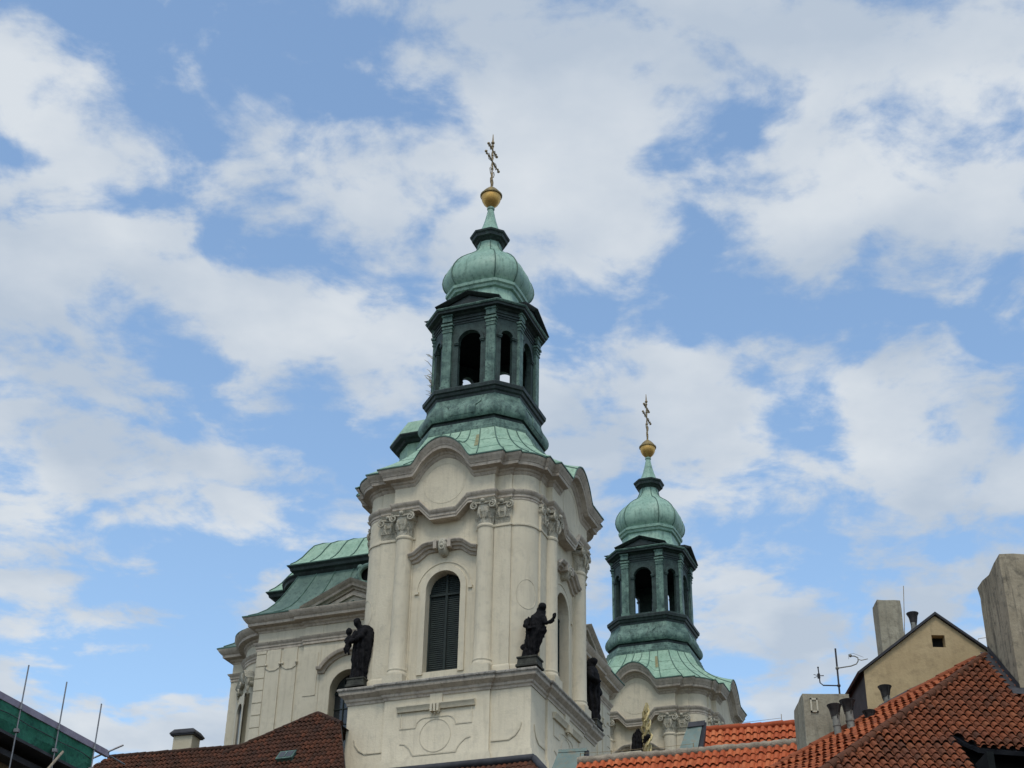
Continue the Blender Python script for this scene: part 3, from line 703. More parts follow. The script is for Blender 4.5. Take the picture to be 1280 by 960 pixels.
    m.rings([ring_oct(r, .44, z, 2, 0.1) for r, z in prof], 0)
    m.lathe([(0.17, 53.84), (0.22, 53.9), (0.22, 54.0), (0.15, 54.06)], n=16)
    chbuild(m, 'spire', COPPERO, tw, 35)
    m = MB()
    m.lathe([(0.12, 54.02), (0.26, 54.14), (0.42, 54.32), (0.53, 54.55), (0.575, 54.78), (0.56, 54.86)], n=24, capt=False)
    m.lathe([(0.56, 54.84), (0.63, 54.84), (0.64, 54.92), (0.56, 54.98), (0.50, 55.1), (0.38, 55.26), (0.22, 55.42), (0.1, 55.52), (0.05, 55.6)], n=24, mi=1, capb=False)
    chbuild(m, 'finial_ball', [GOLD, GOLDD], tw, 40)
    # ---- double cross with rays, its arms along the length of the church front
    m = MB()
    X = lambda y, z: (0, y, z)
    m.tube([X(0, 55.4), X(0, 56.6)], 0.065, 8); m.tube([X(0, 56.5), X(0, 59.0)], 0.048, 8); m.tube([X(0, 58.9), X(0, 59.5)], [0.06, 0.02], 8)
    for z, h in ((57.45, 1.0), (58.3, 0.66)):
        m.tube([X(-h, z), X(h, z)], 0.042, 8)
        for sg in (-1, 1):
            m.ball(X(sg*h, z), 0.085, 8); m.ball(X(sg*(h-0.1), z+0.1), 0.055, 6); m.ball(X(sg*(h-0.1), z-0.1), 0.055, 6)
    for z in (56.0, 56.9, 57.9, 58.6): m.ball(X(0, z), 0.085, 7)
    for z, h in ((57.45, 0.55), (58.3, 0.36)):
        for sg in (-1, 1): m.tube([X(sg*h*0.4, z), X(sg*h, z+0.22), X(sg*h*1.25, z+0.04)], 0.02, 5); m.tube([X(sg*h*0.4, z), X(sg*h, z-0.22), X(sg*h*1.25, z-0.04)], 0.02, 5)
    for a in range(8):
        t = PI/8+a*PI/4; m.tube([X(0, 57.45), X(0.55*math.cos(t), 57.45+0.55*math.sin(t))], [0.03, 0.01], 5)
        m.tube([X(0, 58.3), X(0.36*math.cos(t), 58.3+0.36*math.sin(t))], [0.028, 0.01], 5)
    for sg in (-1, 1):
        m.tube([X(0, 55.6), X(sg*0.2, 55.8), X(sg*0.22, 56.05), X(sg*0.05, 56.3), X(0, 56.6)], 0.026, 6)
        m.tube([X(0, 56.3), X(sg*0.25, 56.45), X(sg*0.34, 56.7), X(sg*0.24, 56.85)], 0.026, 6)
    m.ball(X(0, 58.85), 0.11, 8)
    chbuild(m, 'finial_cross', IRON, tw, 40)
    return tw

tower = make_tower()
far = tower.copy(); col.objects.link(far); far.location = (0, 31.85, 0)
far['label'] = 'farther bell tower whose lower half is hidden by orange roofs'
for ch in list(tower.children):
    c = ch.copy(); col.objects.link(c); c.parent = far
# stray twigs and wires on the lantern's left side
m = MB(); rw = random.Random(4)
for i in range(26):
    z = 41.0+rw.random()*2.6; y = -1.2-rw.random()*0.6
    p = Vector((-2.42, y, z)); q = p+Vector((-0.15-0.25*rw.random(), -0.1*rw.random(), 0.15+0.3*rw.random()))
    m.tube([p, (p+q)/2+Vector((0, 0, 0.06)), q], [0.03, 0.022, 0.01], 4)
chbuild(m, 'wind_blown_twigs', ORN, tower)

# ---- central block of the nave: square with concave corners
CX, CY = -7.78, 11.13; NH, NF = 9.2, 5.58
def nplan(h, fl, face, an=10, ret=1.15, sag=0.202):
    """square block: flat fronts, short returns and gently bulging corners between them"""
    pts = []
    a = (fl, h-ret); b = (h-ret, fl)                      # ends of the corner curve as (s, depth below the front)
    ch = math.hypot(b[0]-a[0], b[1]-a[1]); sg_ = ch*sag; rr = (ch*ch/4+sg_*sg_)/(2*sg_)
    dm = (a[0]+a[1])/math.sqrt(2); cd_ = dm+sg_-rr; ha = math.asin(min(1, ch/2/rr))
    for k in range(4):
        fr = FR(k*PI/2, 0)
        for s, o, d in face:
            x, y, _ = fr(s, o+h, 0); pts.append((CX+x, CY+y, d))
        for i in range(an+1):
            t = -ha+2*ha*i/an
            s = cd_/math.sqrt(2)+rr*math.sin(PI/4+t); o = cd_/math.sqrt(2)+rr*math.cos(PI/4+t)
            x, y, _ = fr(s, o, 0); pts.append((CX+x, CY+y, 0))
    return pts
def NFR(k, h=NH):
    f0 = FR(k*PI/2, h)
    return lambda s, o, z: (f0(s, o, 0)[0]+CX, f0(s, o, 0)[1]+CY, z)
WALLP = nplan(NH, NF, mirror([(-NF, 0, 0), (-2.75, 0, 0), (-2.75, 0.12, 0), (-1.7, 0.12, 0), (-1.7, -0.8, 0)]))
ENTP = nplan(NH, NF, dedupe(mirror([(-NF, 0, 0), (-2.75, 0.0, 0), (-2.75, 0.14, 0)])))
m = MB()
sweep(m, WALLP, [(0, GZ), (0, 30.6)])
for k in range(4):
    fr = NFR(k)
    arch_panel(m, fr, 1.7, GZ, 30.5, 1.02, 21.2, 26.75, 0.10, -0.6, 18)
    line = [(-1.17, 21.2)] + arc(0, 26.75, 1.17, PI, 0, 18) + [(1.17, 21.2)]
    vmould(m, fr, line, [(-0.14, 0.1), (-0.14, 0.16), (0.14, 0.16), (0.15, 0.1)])
    for sg in (-1, 1):
        z = 20.0                                        # banded corner piers
        while z < 29.3:
            a = sorted((sg*4.99, sg*(NF-0.02))); m.box(a[0], a[1], -0.1, 0.04, z, z+0.60, fr=fr); z += 0.66
        for c, w in ((4.52, 0.41), (3.55, 0.41)):          # flat pilasters with scroll ends
            a = sorted((sg*c-w, sg*c+w)); m.box(a[0], a[1], -0.05, 0.06, GZ, 29.4, fr=fr)
            q = [(sg*c-w, 28.55), (sg*c-w+0.05, 28.38), (sg*c-w*0.4, 28.26), (sg*c+w*0.4, 28.26), (sg*c+w-0.05, 28.38), (sg*c+w, 28.55)]
            vmould(m, fr, q, [(-0.03, 0.05), (-0.03, 0.10), (0.03, 0.10), (0.03, 0.05)])
            for e in (-1, 1): m.ball(fr(sg*c+e*w, 0.09, 28.57), 0.08, 7)
        q = [(sg*2.62, 28.95), (sg*2.62, 24.2)]
        m.box(*sorted((sg*2.58, sg*1.85)), 0.11, 0.15, 26.6, 28.9, fr=fr)
nave = chbuild(m, 'nave_wall', STUCCO2, CH, 30)
m = MB(); sweep(m, ENTP, [(-0.2, 29.42), (0.05, 29.42), (0.05, 29.55), (0.09, 29.58), (0.09, 29.68), (0.17, 29.76), (0.20, 29.84), (0.02, 29.90), (-0.2, 29.92)])
chbuild(m, 'nave_architrave', STONE, nave, 30)
m = MB(); sweep(m, ENTP, [(-0.3, 30.42), (0.02, 30.42), (0.06, 30.52), (0.15, 30.58), (0.17, 30.68), (0.46, 30.72), (0.48, 30.86), (0.54, 30.90), (0.62, 31.0), (0.70, 31.12), (0.71, 31.18), (0.5, 31.24), (-0.4, 31.3)])
chbuild(m, 'nave_cornice', STONE, nave, 30)
for k in range(4):
    fr = NFR(k); m = MB()
    pr_ = [(-0.10, -0.6), (-0.10, 0.32), (0.0, 0.36), (0.02, 0.55), (0.14, 0.58), (0.24, 0.74), (0.32, 0.80), (0.36, -0.6)]
    vmould(m, fr, [(-2.75, 31.02), (0, 32.25), (2.75, 31.02)], pr_)
    m.add([fr(-2.5, 0.2, 31.1), fr(2.5, 0.2, 31.1), fr(0, 0.2, 32.2)], [(0, 1, 2)])
    vmould(m, fr, [(-1.35, 31.35), (0, 31.92), (1.35, 31.35)], [(-0.12, 0.19), (-0.12, 0.34), (0.06, 0.34), (0.06, 0.19)])
    chbuild(m, 'nave_pediment', STONE, nave, 30)
    m = MB(); q = arc(0, 26.95, 1.75, PI*0.83, PI*0.17, 18)
    q = [(-1.78, 27.85)] + q + [(1.78, 27.85)]
    vmould(m, fr, q, [(-0.14, 0.08), (-0.12, 0.2), (0.0, 0.26), (0.02, 0.42), (0.14, 0.48), (0.17, 0.48), (0.2, 0.08)])
    chbuild(m, 'window_hood', STONE, nave, 30)
    m = MB(); arch_fill(m, fr, 1.05, 21.2, 26.75, -0.5, 18, 0)
    chbuild(m, 'nave_window', GLASS, nave)
    m = MB()
    for s in (-0.5, 0, 0.5): m.box(s-0.025, s+0.025, -0.5, -0.44, 21.2, 27.6 if s else 27.74, fr=fr)
    for z in (21.9, 22.7, 23.5, 24.3, 25.1, 25.9): m.box(-1.02, 1.02, -0.5, -0.45, z, z+0.04, fr=fr)
    m.box(-1.02, 1.02, -0.5, -0.42, 26.7, 26.8, fr=fr)
    chbuild(m, 'glazing_bars', SHUT, nave)
    # windows of the concave corners
    dd = 10.26; f1 = FR(k*PI/2+PI/4, dd)
    fr2 = (lambda f1: lambda s, o, z: (f1(s, o, 0)[0]+CX, f1(s, o, 0)[1]+CY, z))(f1)
    m = MB(); arch_panel(m, fr2, 0.86, 20.0, 27.75, 0.52, 21.0, 26.85, 0.20, 0.085, 14)
    for s in (-0.86, 0.86): m.quad(fr2(s, 0.14, 20), fr2(s, -0.5, 20), fr2(s, -0.5, 27.75), fr2(s, 0.14, 27.75))
    m.quad(fr2(-.86, .14, 27.75), fr2(.86, .14, 27.75), fr2(.86, -.3, 27.75), fr2(-.86, -.3, 27.75))
    chbuild(m, 'corner_window_frame', STUCCO2, nave, 30)
    m = MB(); arch_fill(m, fr2, 0.54, 21.0, 26.85, 0.09, 14); chbuild(m, 'corner_window', GLASS, nave)
    m = MB()
    fr3 = (lambda g_: lambda s, o, z: g_(s*0.85+0.55, o*0.75, z))(fr2)
    vmould(m, fr3, [(-1.25, 28.2), (-0.85, 28.36), (-0.4, 28.8), (0.4, 28.8), (0.85, 28.36), (1.25, 28.2)], [(-0.14, -0.1), (-0.12, 0.3), (0.05, 0.5), (0.14, 0.55), (0.16, -0.1)])
    for sg in (-1, 1):
        for cs, cz, r0 in ((1.02, 28.1, 0.27), (0.62, 28.42, 0.2)):
            pts = []
            for q in range(22):
                t = q/21; a = PI*0.6-t*3.4*PI; rr_ = r0*(1-0.8*t); pts.append(fr3(sg*(cs+rr_*math.cos(a)), 0.34+0.1*t, cz+rr_*math.sin(a)))
            m.tube(pts, [0.075*(1-0.5*q/21) for q in range(22)], 6); m.tube([fr3(sg*cs, -0.1, cz), fr3(sg*cs, 0.34, cz)], r0*0.7, 10)
        m.tube([fr3(sg*1.1, 0.3, 28.0), fr3(sg*1.16, 0.34, 27.7), fr3(sg*1.05, 0.25, 27.45)], [0.1, 0.08, 0.03], 6)
    m.rings([[fr3(-w, -0.1, z), fr3(w, -0.1, z), fr3(w, o, z), fr3(-w, o, z)] for z, w, o in ((28.3, 0.1, 0.3), (28.5, 0.2, 0.5), (28.75, 0.22, 0.55), (28.95, 0.16, 0.5))])
    chbuild(m, 'corner_window_ornament', ORN, nave, 40)

# ---- copper mansard of the nave and its cupola
K_H, K_F = 7.36, 4.46
face0 = [(s, 0, 0) for s in (-1, -0.75, -0.5, -0.25, 0, 0.25, 0.5, 0.75, 1)]
def nring(h, fl, z): return [(p[0], p[1], z) for p in nplan(h, fl, [(s*fl, 0, 0) for s, _, _ in face0], 10, 1.48 if z < 31.3 else 1.34)]
m = MB()
lower = [(9.94, 6.3, 31.24), (9.65, 6.1, 31.36), (9.23, 5.8, 31.60), (8.81, 5.5, 31.95), (8.44, 5.23, 32.42), (8.13, 5.0, 32.95), (7.86, 4.8, 33.5), (7.63, 4.62, 34.0), (7.46, 4.5, 34.4)]
m.rings([nring(*a) for a in ((9.86, 6.23, 31.17), (9.95, 6.3, 31.17), (9.96, 6.31, 31.235), (9.93, 6.29, 31.245))], 1, False, False)
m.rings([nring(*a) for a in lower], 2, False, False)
upper = [(7.94, 5.05, 34.88), (7.8, 4.93, 34.97), (7.55, 4.73, 35.2), (7.3, 4.5, 35.55), (7.05, 4.3, 36.0), (6.78, 4.1, 36.42), (6.35, 3.8, 36.72), (5.7, 3.36, 36.98), (4.9, 2.8, 37.3), (4.1, 2.3, 37.9), (3.4, 1.8, 38.8), (2.8, 1.4, 40.2)]
m.rings([nring(*a) for a in ((7.87, 4.97, 34.82), (7.96, 5.06, 34.82), (7.97, 5.07, 34.875), (7.93, 5.04, 34.885))], 1, False, False)
m.rings([nring(*a) for a in upper], 0, False, False)
nr = len(nring(*lower[0]))
for i in range(nr):
    if i % 20 not in (0, 1, 2, 3, 4, 5, 6, 7, 8, 9, 12, 14, 16, 19): continue
    for L_ in (lower[1:], upper[1:9]):
        pts = [nring(*a)[i] for a in L_]; m.tube([(x, y, z+0.012) for x, y, z in pts], 0.04, 5, 1)
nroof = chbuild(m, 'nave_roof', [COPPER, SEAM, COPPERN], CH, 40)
m = MB()
sweep(m, nplan(K_H, K_F, [(-K_F, 0, 0), (K_F, 0, 0)], 10, 1.05), [(-0.1, 34.16), (0.08, 34.2), (0.14, 34.32), (0.22, 34.40), (0.26, 34.50), (0.44, 34.56), (0.48, 34.7), (0.58, 34.8), (0.60, 34.87), (0.3, 34.92)])
chbuild(m, 'roof_cornice', COPPERD, nroof, 25)
for k in range(4):
    fr = NFR(k, 7.8); m = MB()
    c = (0.2, 33.4)
    pts = [fr(c[0]+0.52*math.cos(a), 0.62, c[1]+0.52*math.sin(a)) for a in [2*PI*i/24 for i in range(25)]]
    m.tube(pts, 0.14, 8, cap=False)
    rings = [[fr(c[0]+0.55*math.cos(2*PI*i/20), o, c[1]+0.55*math.sin(2*PI*i/20)) for i in range(20)] for o in (-0.3, 0.6)]
    m.rings(rings, 0, False, False)
    for i in range(6):
        a = PI*i/3+0.3; m.ball(fr(c[0]+0.68*math.cos(a), 0.55, c[1]+0.68*math.sin(a)), 0.2, 7)
    m.add([fr(c[0]+0.5*math.cos(2*PI*i/20), 0.35, c[1]+0.5*math.sin(2*PI*i/20)) for i in range(20)], [tuple(range(20))], 1)
    chbuild(m, 'round_dormer', [COPPERM, DARKIN], nroof, 40)
m = MB()
def cring(r, z): return [(CX+x, CY+y, z) for x, y in oct_r(r, .5)]
m.rings([cring(2.9, 39.4), cring(2.5, 40.2), cring(2.25, 41.0), cring(2.2, 45.0)], 0, False, False)
m.rings([cring(2.1, 44.9), cring(2.4, 44.95), cring(2.5, 45.08), cring(2.75, 45.14), cring(2.85, 45.28), cring(2.85, 45.35)], 1, False, False)
m.rings([cring(2.86, 45.36), cring(2.74, 45.62), cring(2.5, 46.05), cring(2.28, 46.4), cring(1.7, 46.65), cring(0.8, 46.85)], 0, False, True)
chbuild(m, 'cupola', [COPPER, COPPERD], nroof, 25)
# ---- portal block between the towers
m = MB()
m.box(1.5, 5.3, 8.9, 14.1, GZ, 23.7)
sweep(m, [(1.5, 14.1, 0), (1.5, 8.9, 0), (5.3, 8.9, 0), (5.3, 14.1, 0)][::1], [(-0.2, 23.6), (0.1, 23.65), (0.3, 24.0), (0.36, 24.2), (0.3, 24.32), (-0.4, 24.4)])
m.box(1.5, 5.2, 9.0, 14.0, 23.8, 24.4)
chbuild(m, 'portal', STUCCO2, CH, 30)
# ------------------------------------------------------------------ statues on the podium ledge
UX = Vector((math.cos(R(21.35)), -math.sin(R(21.35)), 0)); VX = Vector((math.sin(R(21.35)), math.cos(R(21.35)), 0))
T0 = Vector((-1.419, 70, 0))
def loc(u, v, z): return T0 + UX*u + VX*v + Vector((0, 0, z))
def flesh(name, mb, material, parent, voxel=0.04, folds=0.06, smooth_it=2):
    """joins the pieces of a figure into one continuous surface and carves drapery folds"""
    o = mb.build(name, material, parent)
    md = o.modifiers.new('r', 'REMESH'); md.mode = 'VOXEL'; md.voxel_size = voxel
    sm = o.modifiers.new('s', 'SMOOTH'); sm.iterations = smooth_it; sm.factor = 0.5
    dg = bpy.context.evaluated_depsgraph_get(); dg.update()
    me = bpy.data.meshes.new_from_object(o.evaluated_get(dg)); o.modifiers.clear(); old = o.data; o.data = me; bpy.data.meshes.remove(old)
    me.materials.clear(); me.materials.append(material)
    for v in me.vertices:
        p = v.co.copy(); v.co = p + v.normal*(0.025*noise.noise(p*7.0)+0.012*noise.noise(p*15.0))
    if folds:
        for v in me.vertices:
            p = v.co; a = math.atan2(p.y, p.x)
            w = max(0.0, min(1.0, (2.7-p.z)/0.6))
            d = folds*w*(math.sin(a*9+p.z*1.7+2*noise.noise(p*1.3)) + 0.8*noise.noise(p*5.0))
            v.co = p + v.normal*d
    me.polygons.foreach_set('use_smooth', [True]*len(me.polygons))
    return o
def body_rings(spec, n=18):
    """spec rows: z, x0, x1, y centre, y half depth"""
    out = []
    for z, x0, x1, yc, yh in spec:
        cx, rx = (x0+x1)/2, (x1-x0)/2
        out.append([(cx+rx*math.cos(2*PI*i/n), yc+yh*math.sin(2*PI*i/n), z) for i in range(n)])
    return out
def plinth(name, parent, w, h, m_):
    m = MB(); m.rings([[(sx*w*k, sy*w*k*0.9, z) for sx, sy in ((-1, -1), (1, -1), (1, 1), (-1, 1))] for k, z in ((1.12, 0), (1.12, h*0.2), (1.0, h*0.3), (0.95, h*0.8), (1.05, h*0.85), (1.05, h))])
    return m.build(name, m_, parent)
G_ST = 'dark statues on the ledges of the church'
# saint with a child on the arm
st = empty('statue', loc(-4.02, -4.42, 24.17), R(-21.35))
tag(st, 'blackened statue of a stooping robed man carrying a child, left on the tower ledge', 'statue', G_ST)
plinth('plinth', st, 0.42, 0.42, PLINTH)
m = MB()
m.rings(body_rings([(0.40, -0.42, 0.34, 0, 0.30), (0.7, -0.38, 0.34, 0, 0.28), (1.1, -0.36, 0.40, 0, 0.29), (1.5, -0.40, 0.50, 0, 0.31), (1.9, -0.38, 0.60, 0.02, 0.33), (2.3, -0.36, 0.66, 0.03, 0.35), (2.65, -0.32, 0.64, 0.03, 0.33), (2.92, -0.22, 0.52, 0.02, 0.26), (3.05, -0.08, 0.34, 0, 0.16)]))
m.tube([(-0.02, -0.02, 2.9), (-0.14, -0.08, 3.05), (-0.2, -0.1, 3.2)], [0.19, 0.15, 0.13], 10)
m.ball((-0.22, -0.13, 3.22), 0.195, 12, sc_=(0.95, 1.05, 1.15)); m.ball((-0.23, -0.20, 3.14), 0.085, 8); m.ball((-0.24, -0.28, 3.25), 0.035, 6)
m.tube([(0.3, -0.2, 2.75), (0.1, -0.42, 2.35), (-0.25, -0.42, 2.2), (-0.48, -0.3, 2.25)], [0.17, 0.13, 0.11, 0.08], 10)
m.tube([(-0.2, -0.1, 2.75), (-0.38, -0.25, 2.4), (-0.55, -0.25, 2.1), (-0.5, -0.3, 1.95)], [0.15, 0.12, 0.09, 0.07], 10)
flesh('robed_figure', m, BRONZE, st)
m = MB()
m.rings(body_rings([(2.0, -0.66, -0.42, -0.2, 0.13), (2.2, -0.68, -0.40, -0.2, 0.14), (2.45, -0.66, -0.42, -0.2, 0.13), (2.6, -0.62, -0.48, -0.2, 0.09)], 12))
m.ball((-0.57, -0.22, 2.78), 0.165, 10, sc_=(0.95, 1, 1.1)); m.tube([(-0.56, -0.2, 2.5), (-0.57, -0.21, 2.7)], 0.07, 8)
m.tube([(-0.60, -0.22, 2.1), (-0.68, -0.28, 1.9), (-0.64, -0.24, 1.66)], [0.1, 0.08, 0.05], 8)
m.tube([(-0.48, -0.22, 2.08), (-0.5, -0.3, 1.85), (-0.46, -0.26, 1.6)], [0.1, 0.075, 0.05], 8)
m.tube([(-0.64, -0.2, 2.5), (-0.74, -0.24, 2.32), (-0.66, -0.3, 2.2)], [0.07, 0.055, 0.04], 8)
flesh('child_figure', m, BRONZE, st, 0.035, 0.0, 1)
# hooded saint with an outstretched hand
st = empty('statue', loc(4.36, -4.38, 24.17), R(-21.35))
tag(st, 'blackened statue of a hooded saint reaching one hand out at the tower ledge corner', 'statue', G_ST)
plinth('plinth', st, 0.46, 0.46, PLINTH)
m = MB()
m.rings(body_rings([(0.44, -0.36, 0.28, 0, 0.28), (0.8, -0.33, 0.34, 0, 0.27), (1.2, -0.25, 0.46, 0, 0.28), (1.6, -0.20, 0.62, 0, 0.30), (1.95, -0.13, 0.76, -0.02, 0.32), (2.3, -0.14, 0.72, -0.02, 0.31), (2.65, -0.08, 0.74, -0.02, 0.30), (2.9, 0.08, 0.74, -0.02, 0.24), (3.1, 0.3, 0.74, -0.02, 0.17)]))
m.tube([(0.5, -0.02, 3.0), (0.58, -0.05, 3.2), (0.6, -0.06, 3.3)], [0.17, 0.15, 0.14], 10)
m.ball((0.6, -0.1, 3.34), 0.2, 12, sc_=(0.95, 1.05, 1.2)); m.tube([(0.45, 0.02, 2.9), (0.5, 0.03, 3.3), (0.58, 0.0, 3.56)], [0.24, 0.19, 0.1], 10)
m.ball((0.66, -0.26, 3.36), 0.035, 6)
m.tube([(0.62, -0.12, 2.75), (0.72, -0.22, 2.45), (0.84, -0.28, 2.28), (1.1, -0.33, 2.33), (1.2, -0.34, 2.42)], [0.17, 0.13, 0.1, 0.065, 0.05], 10)
m.ball((1.24, -0.34, 2.5), 0.06, 8, sc_=(0.7, 0.9, 1.2))
for i, (dx, dz) in enumerate(((-0.05, 0.14), (-0.01, 0.19), (0.035, 0.19), (0.075, 0.16))): m.tube([(1.25, -0.36+i*0.012, 2.53), (1.26+dx*0.7, -0.37, 2.53+dz*0.6), (1.27+dx*0.9, -0.36, 2.53+dz)], [0.026, 0.023, 0.018], 6)
m.tube([(1.2, -0.36, 2.47), (1.29, -0.40, 2.5), (1.33, -0.4, 2.56)], [0.028, 0.024, 0.018], 6)
m.tube([(0.0, -0.1, 2.7), (-0.12, -0.28, 2.3), (0.15, -0.4, 2.0), (0.35, -0.38, 2.05)], [0.16, 0.12, 0.1, 0.06], 10)
m.ball((-0.28, 0.0, 1.15), 0.16, 8)
m.v = [(x, y, 0.44+(z-0.44)*0.82 if z > 0.44 else z) for x, y, z in m.v]
flesh('robed_figure', m, BRONZE, st, 0.036)
# third figure, hand on hip
st = empty('statue', loc(4.42, 4.3, 24.17), R(68.65))
tag(st, 'blackened statue with hand on hip, half hidden behind the near tower on its right', 'statue', G_ST)
plinth('plinth', st, 0.42, 0.4, PLINTH)
m = MB()
m.rings(body_rings([(0.38, -0.30, 0.32, 0, 0.28), (0.8, -0.33, 0.36, 0, 0.28), (1.3, -0.36, 0.40, 0, 0.30), (1.8, -0.34, 0.38, 0, 0.28), (2.2, -0.38, 0.40, 0, 0.30), (2.6, -0.46, 0.48, 0, 0.30), (2.85, -0.40, 0.42, 0, 0.24), (3.0, -0.2, 0.22, 0, 0.16)]))
m.tube([(0, 0, 2.9), (0.02, -0.03, 3.15)], [0.14, 0.11], 10); m.ball((0.03, -0.06, 3.3), 0.17, 12, sc_=(0.95, 1.1, 1.15)); m.ball((0.03, -0.23, 3.28), 0.035, 6); m.tube([(0.0, 0.06, 3.45), (0.02, 0.12, 3.2), (0.02, 0.15, 2.95)], [0.1, 0.15, 0.12], 8)
m.tube([(0.4, 0, 2.7), (0.66, 0.02, 2.35), (0.74, -0.05, 2.1), (0.5, -0.16, 1.85), (0.36, -0.2, 1.8)], [0.17, 0.13, 0.12, 0.09, 0.08], 10)
m.tube([(-0.4, 0, 2.7), (-0.55, -0.15, 2.3), (-0.3, -0.34, 2.15), (-0.05, -0.36, 2.3)], [0.17, 0.13, 0.1, 0.07], 10)
m.v = [(x*1.22, y*1.2, z*1.06-0.02) for x, y, z in m.v]
flesh('robed_figure', m, BRONZE, st)
# dark figure and gilded ornament on the portal between the towers
st = empty('statue', loc(4.28, 12.45, 24.4), R(-10))
tag(st, 'black statue with raised arms beside the gilded ornament, low between the two towers', 'statue', G_ST)
plinth('plinth', st, 0.4, 0.25, GRIME)
m = MB()
m.rings(body_rings([(0.22, -0.38, 0.28, 0, 0.28), (0.8, -0.36, 0.26, 0, 0.28), (1.2, -0.32, 0.22, 0, 0.27), (1.6, -0.26, 0.24, 0, 0.27), (1.85, -0.22, 0.26, 0, 0.24), (2.0, -0.08, 0.2, 0, 0.15)]))
m.tube([(-0.1, 0, 1.85), (0.0, -0.05, 2.1), (0.1, -0.08, 2.4)], [0.17, 0.13, 0.07], 10)
m.tube([(0.12, 0, 1.75), (0.36, -0.08, 1.75), (0.55, -0.1, 1.9)], [0.15, 0.13, 0.12], 10)
m.ball((0.12, -0.02, 2.1), 0.13, 10, sc_=(0.9, 1.05, 1.15)); m.ball((0.62, -0.1, 1.93), 0.1, 8)
flesh('robed_figure', m, BRONZE, st)
gd = empty('gilded_ornament', loc(4.78, 12.6, 24.4), R(-21))
tag(gd, 'tall slender gilded ornament of scrolls standing above the orange roof between the towers', 'ornament')
m = MB()
m.tube([(0, 0, 0), (0.02, 0, 1.5), (0, 0, 3.0), (0.0, 0, 3.85)], [0.13, 0.11, 0.09, 0.03], 10)
rg = random.Random(11)
for i in range(30):
    z = 0.3+i*0.105; a = i*2.4; w = 0.30*(1-abs(z-1.7)/3.2)
    m.tube([(0, 0, z), (w*0.8*math.cos(a), w*0.8*math.sin(a), z+0.12), (w*math.cos(a+0.5), w*math.sin(a+0.5), z+0.36), (w*0.6*math.cos(a+0.7), w*0.6*math.sin(a+0.7), z+0.55)], [0.06, 0.085, 0.06, 0.02], 6)
m.build('scrollwork', GOLDP, gd, 40)
m = MB(); m.lathe([(0.3, 0), (0.3, 0.12), (0.2, 0.2), (0.16, 0.3)], n=16); m.build('foot', GOLDD, gd, 40)

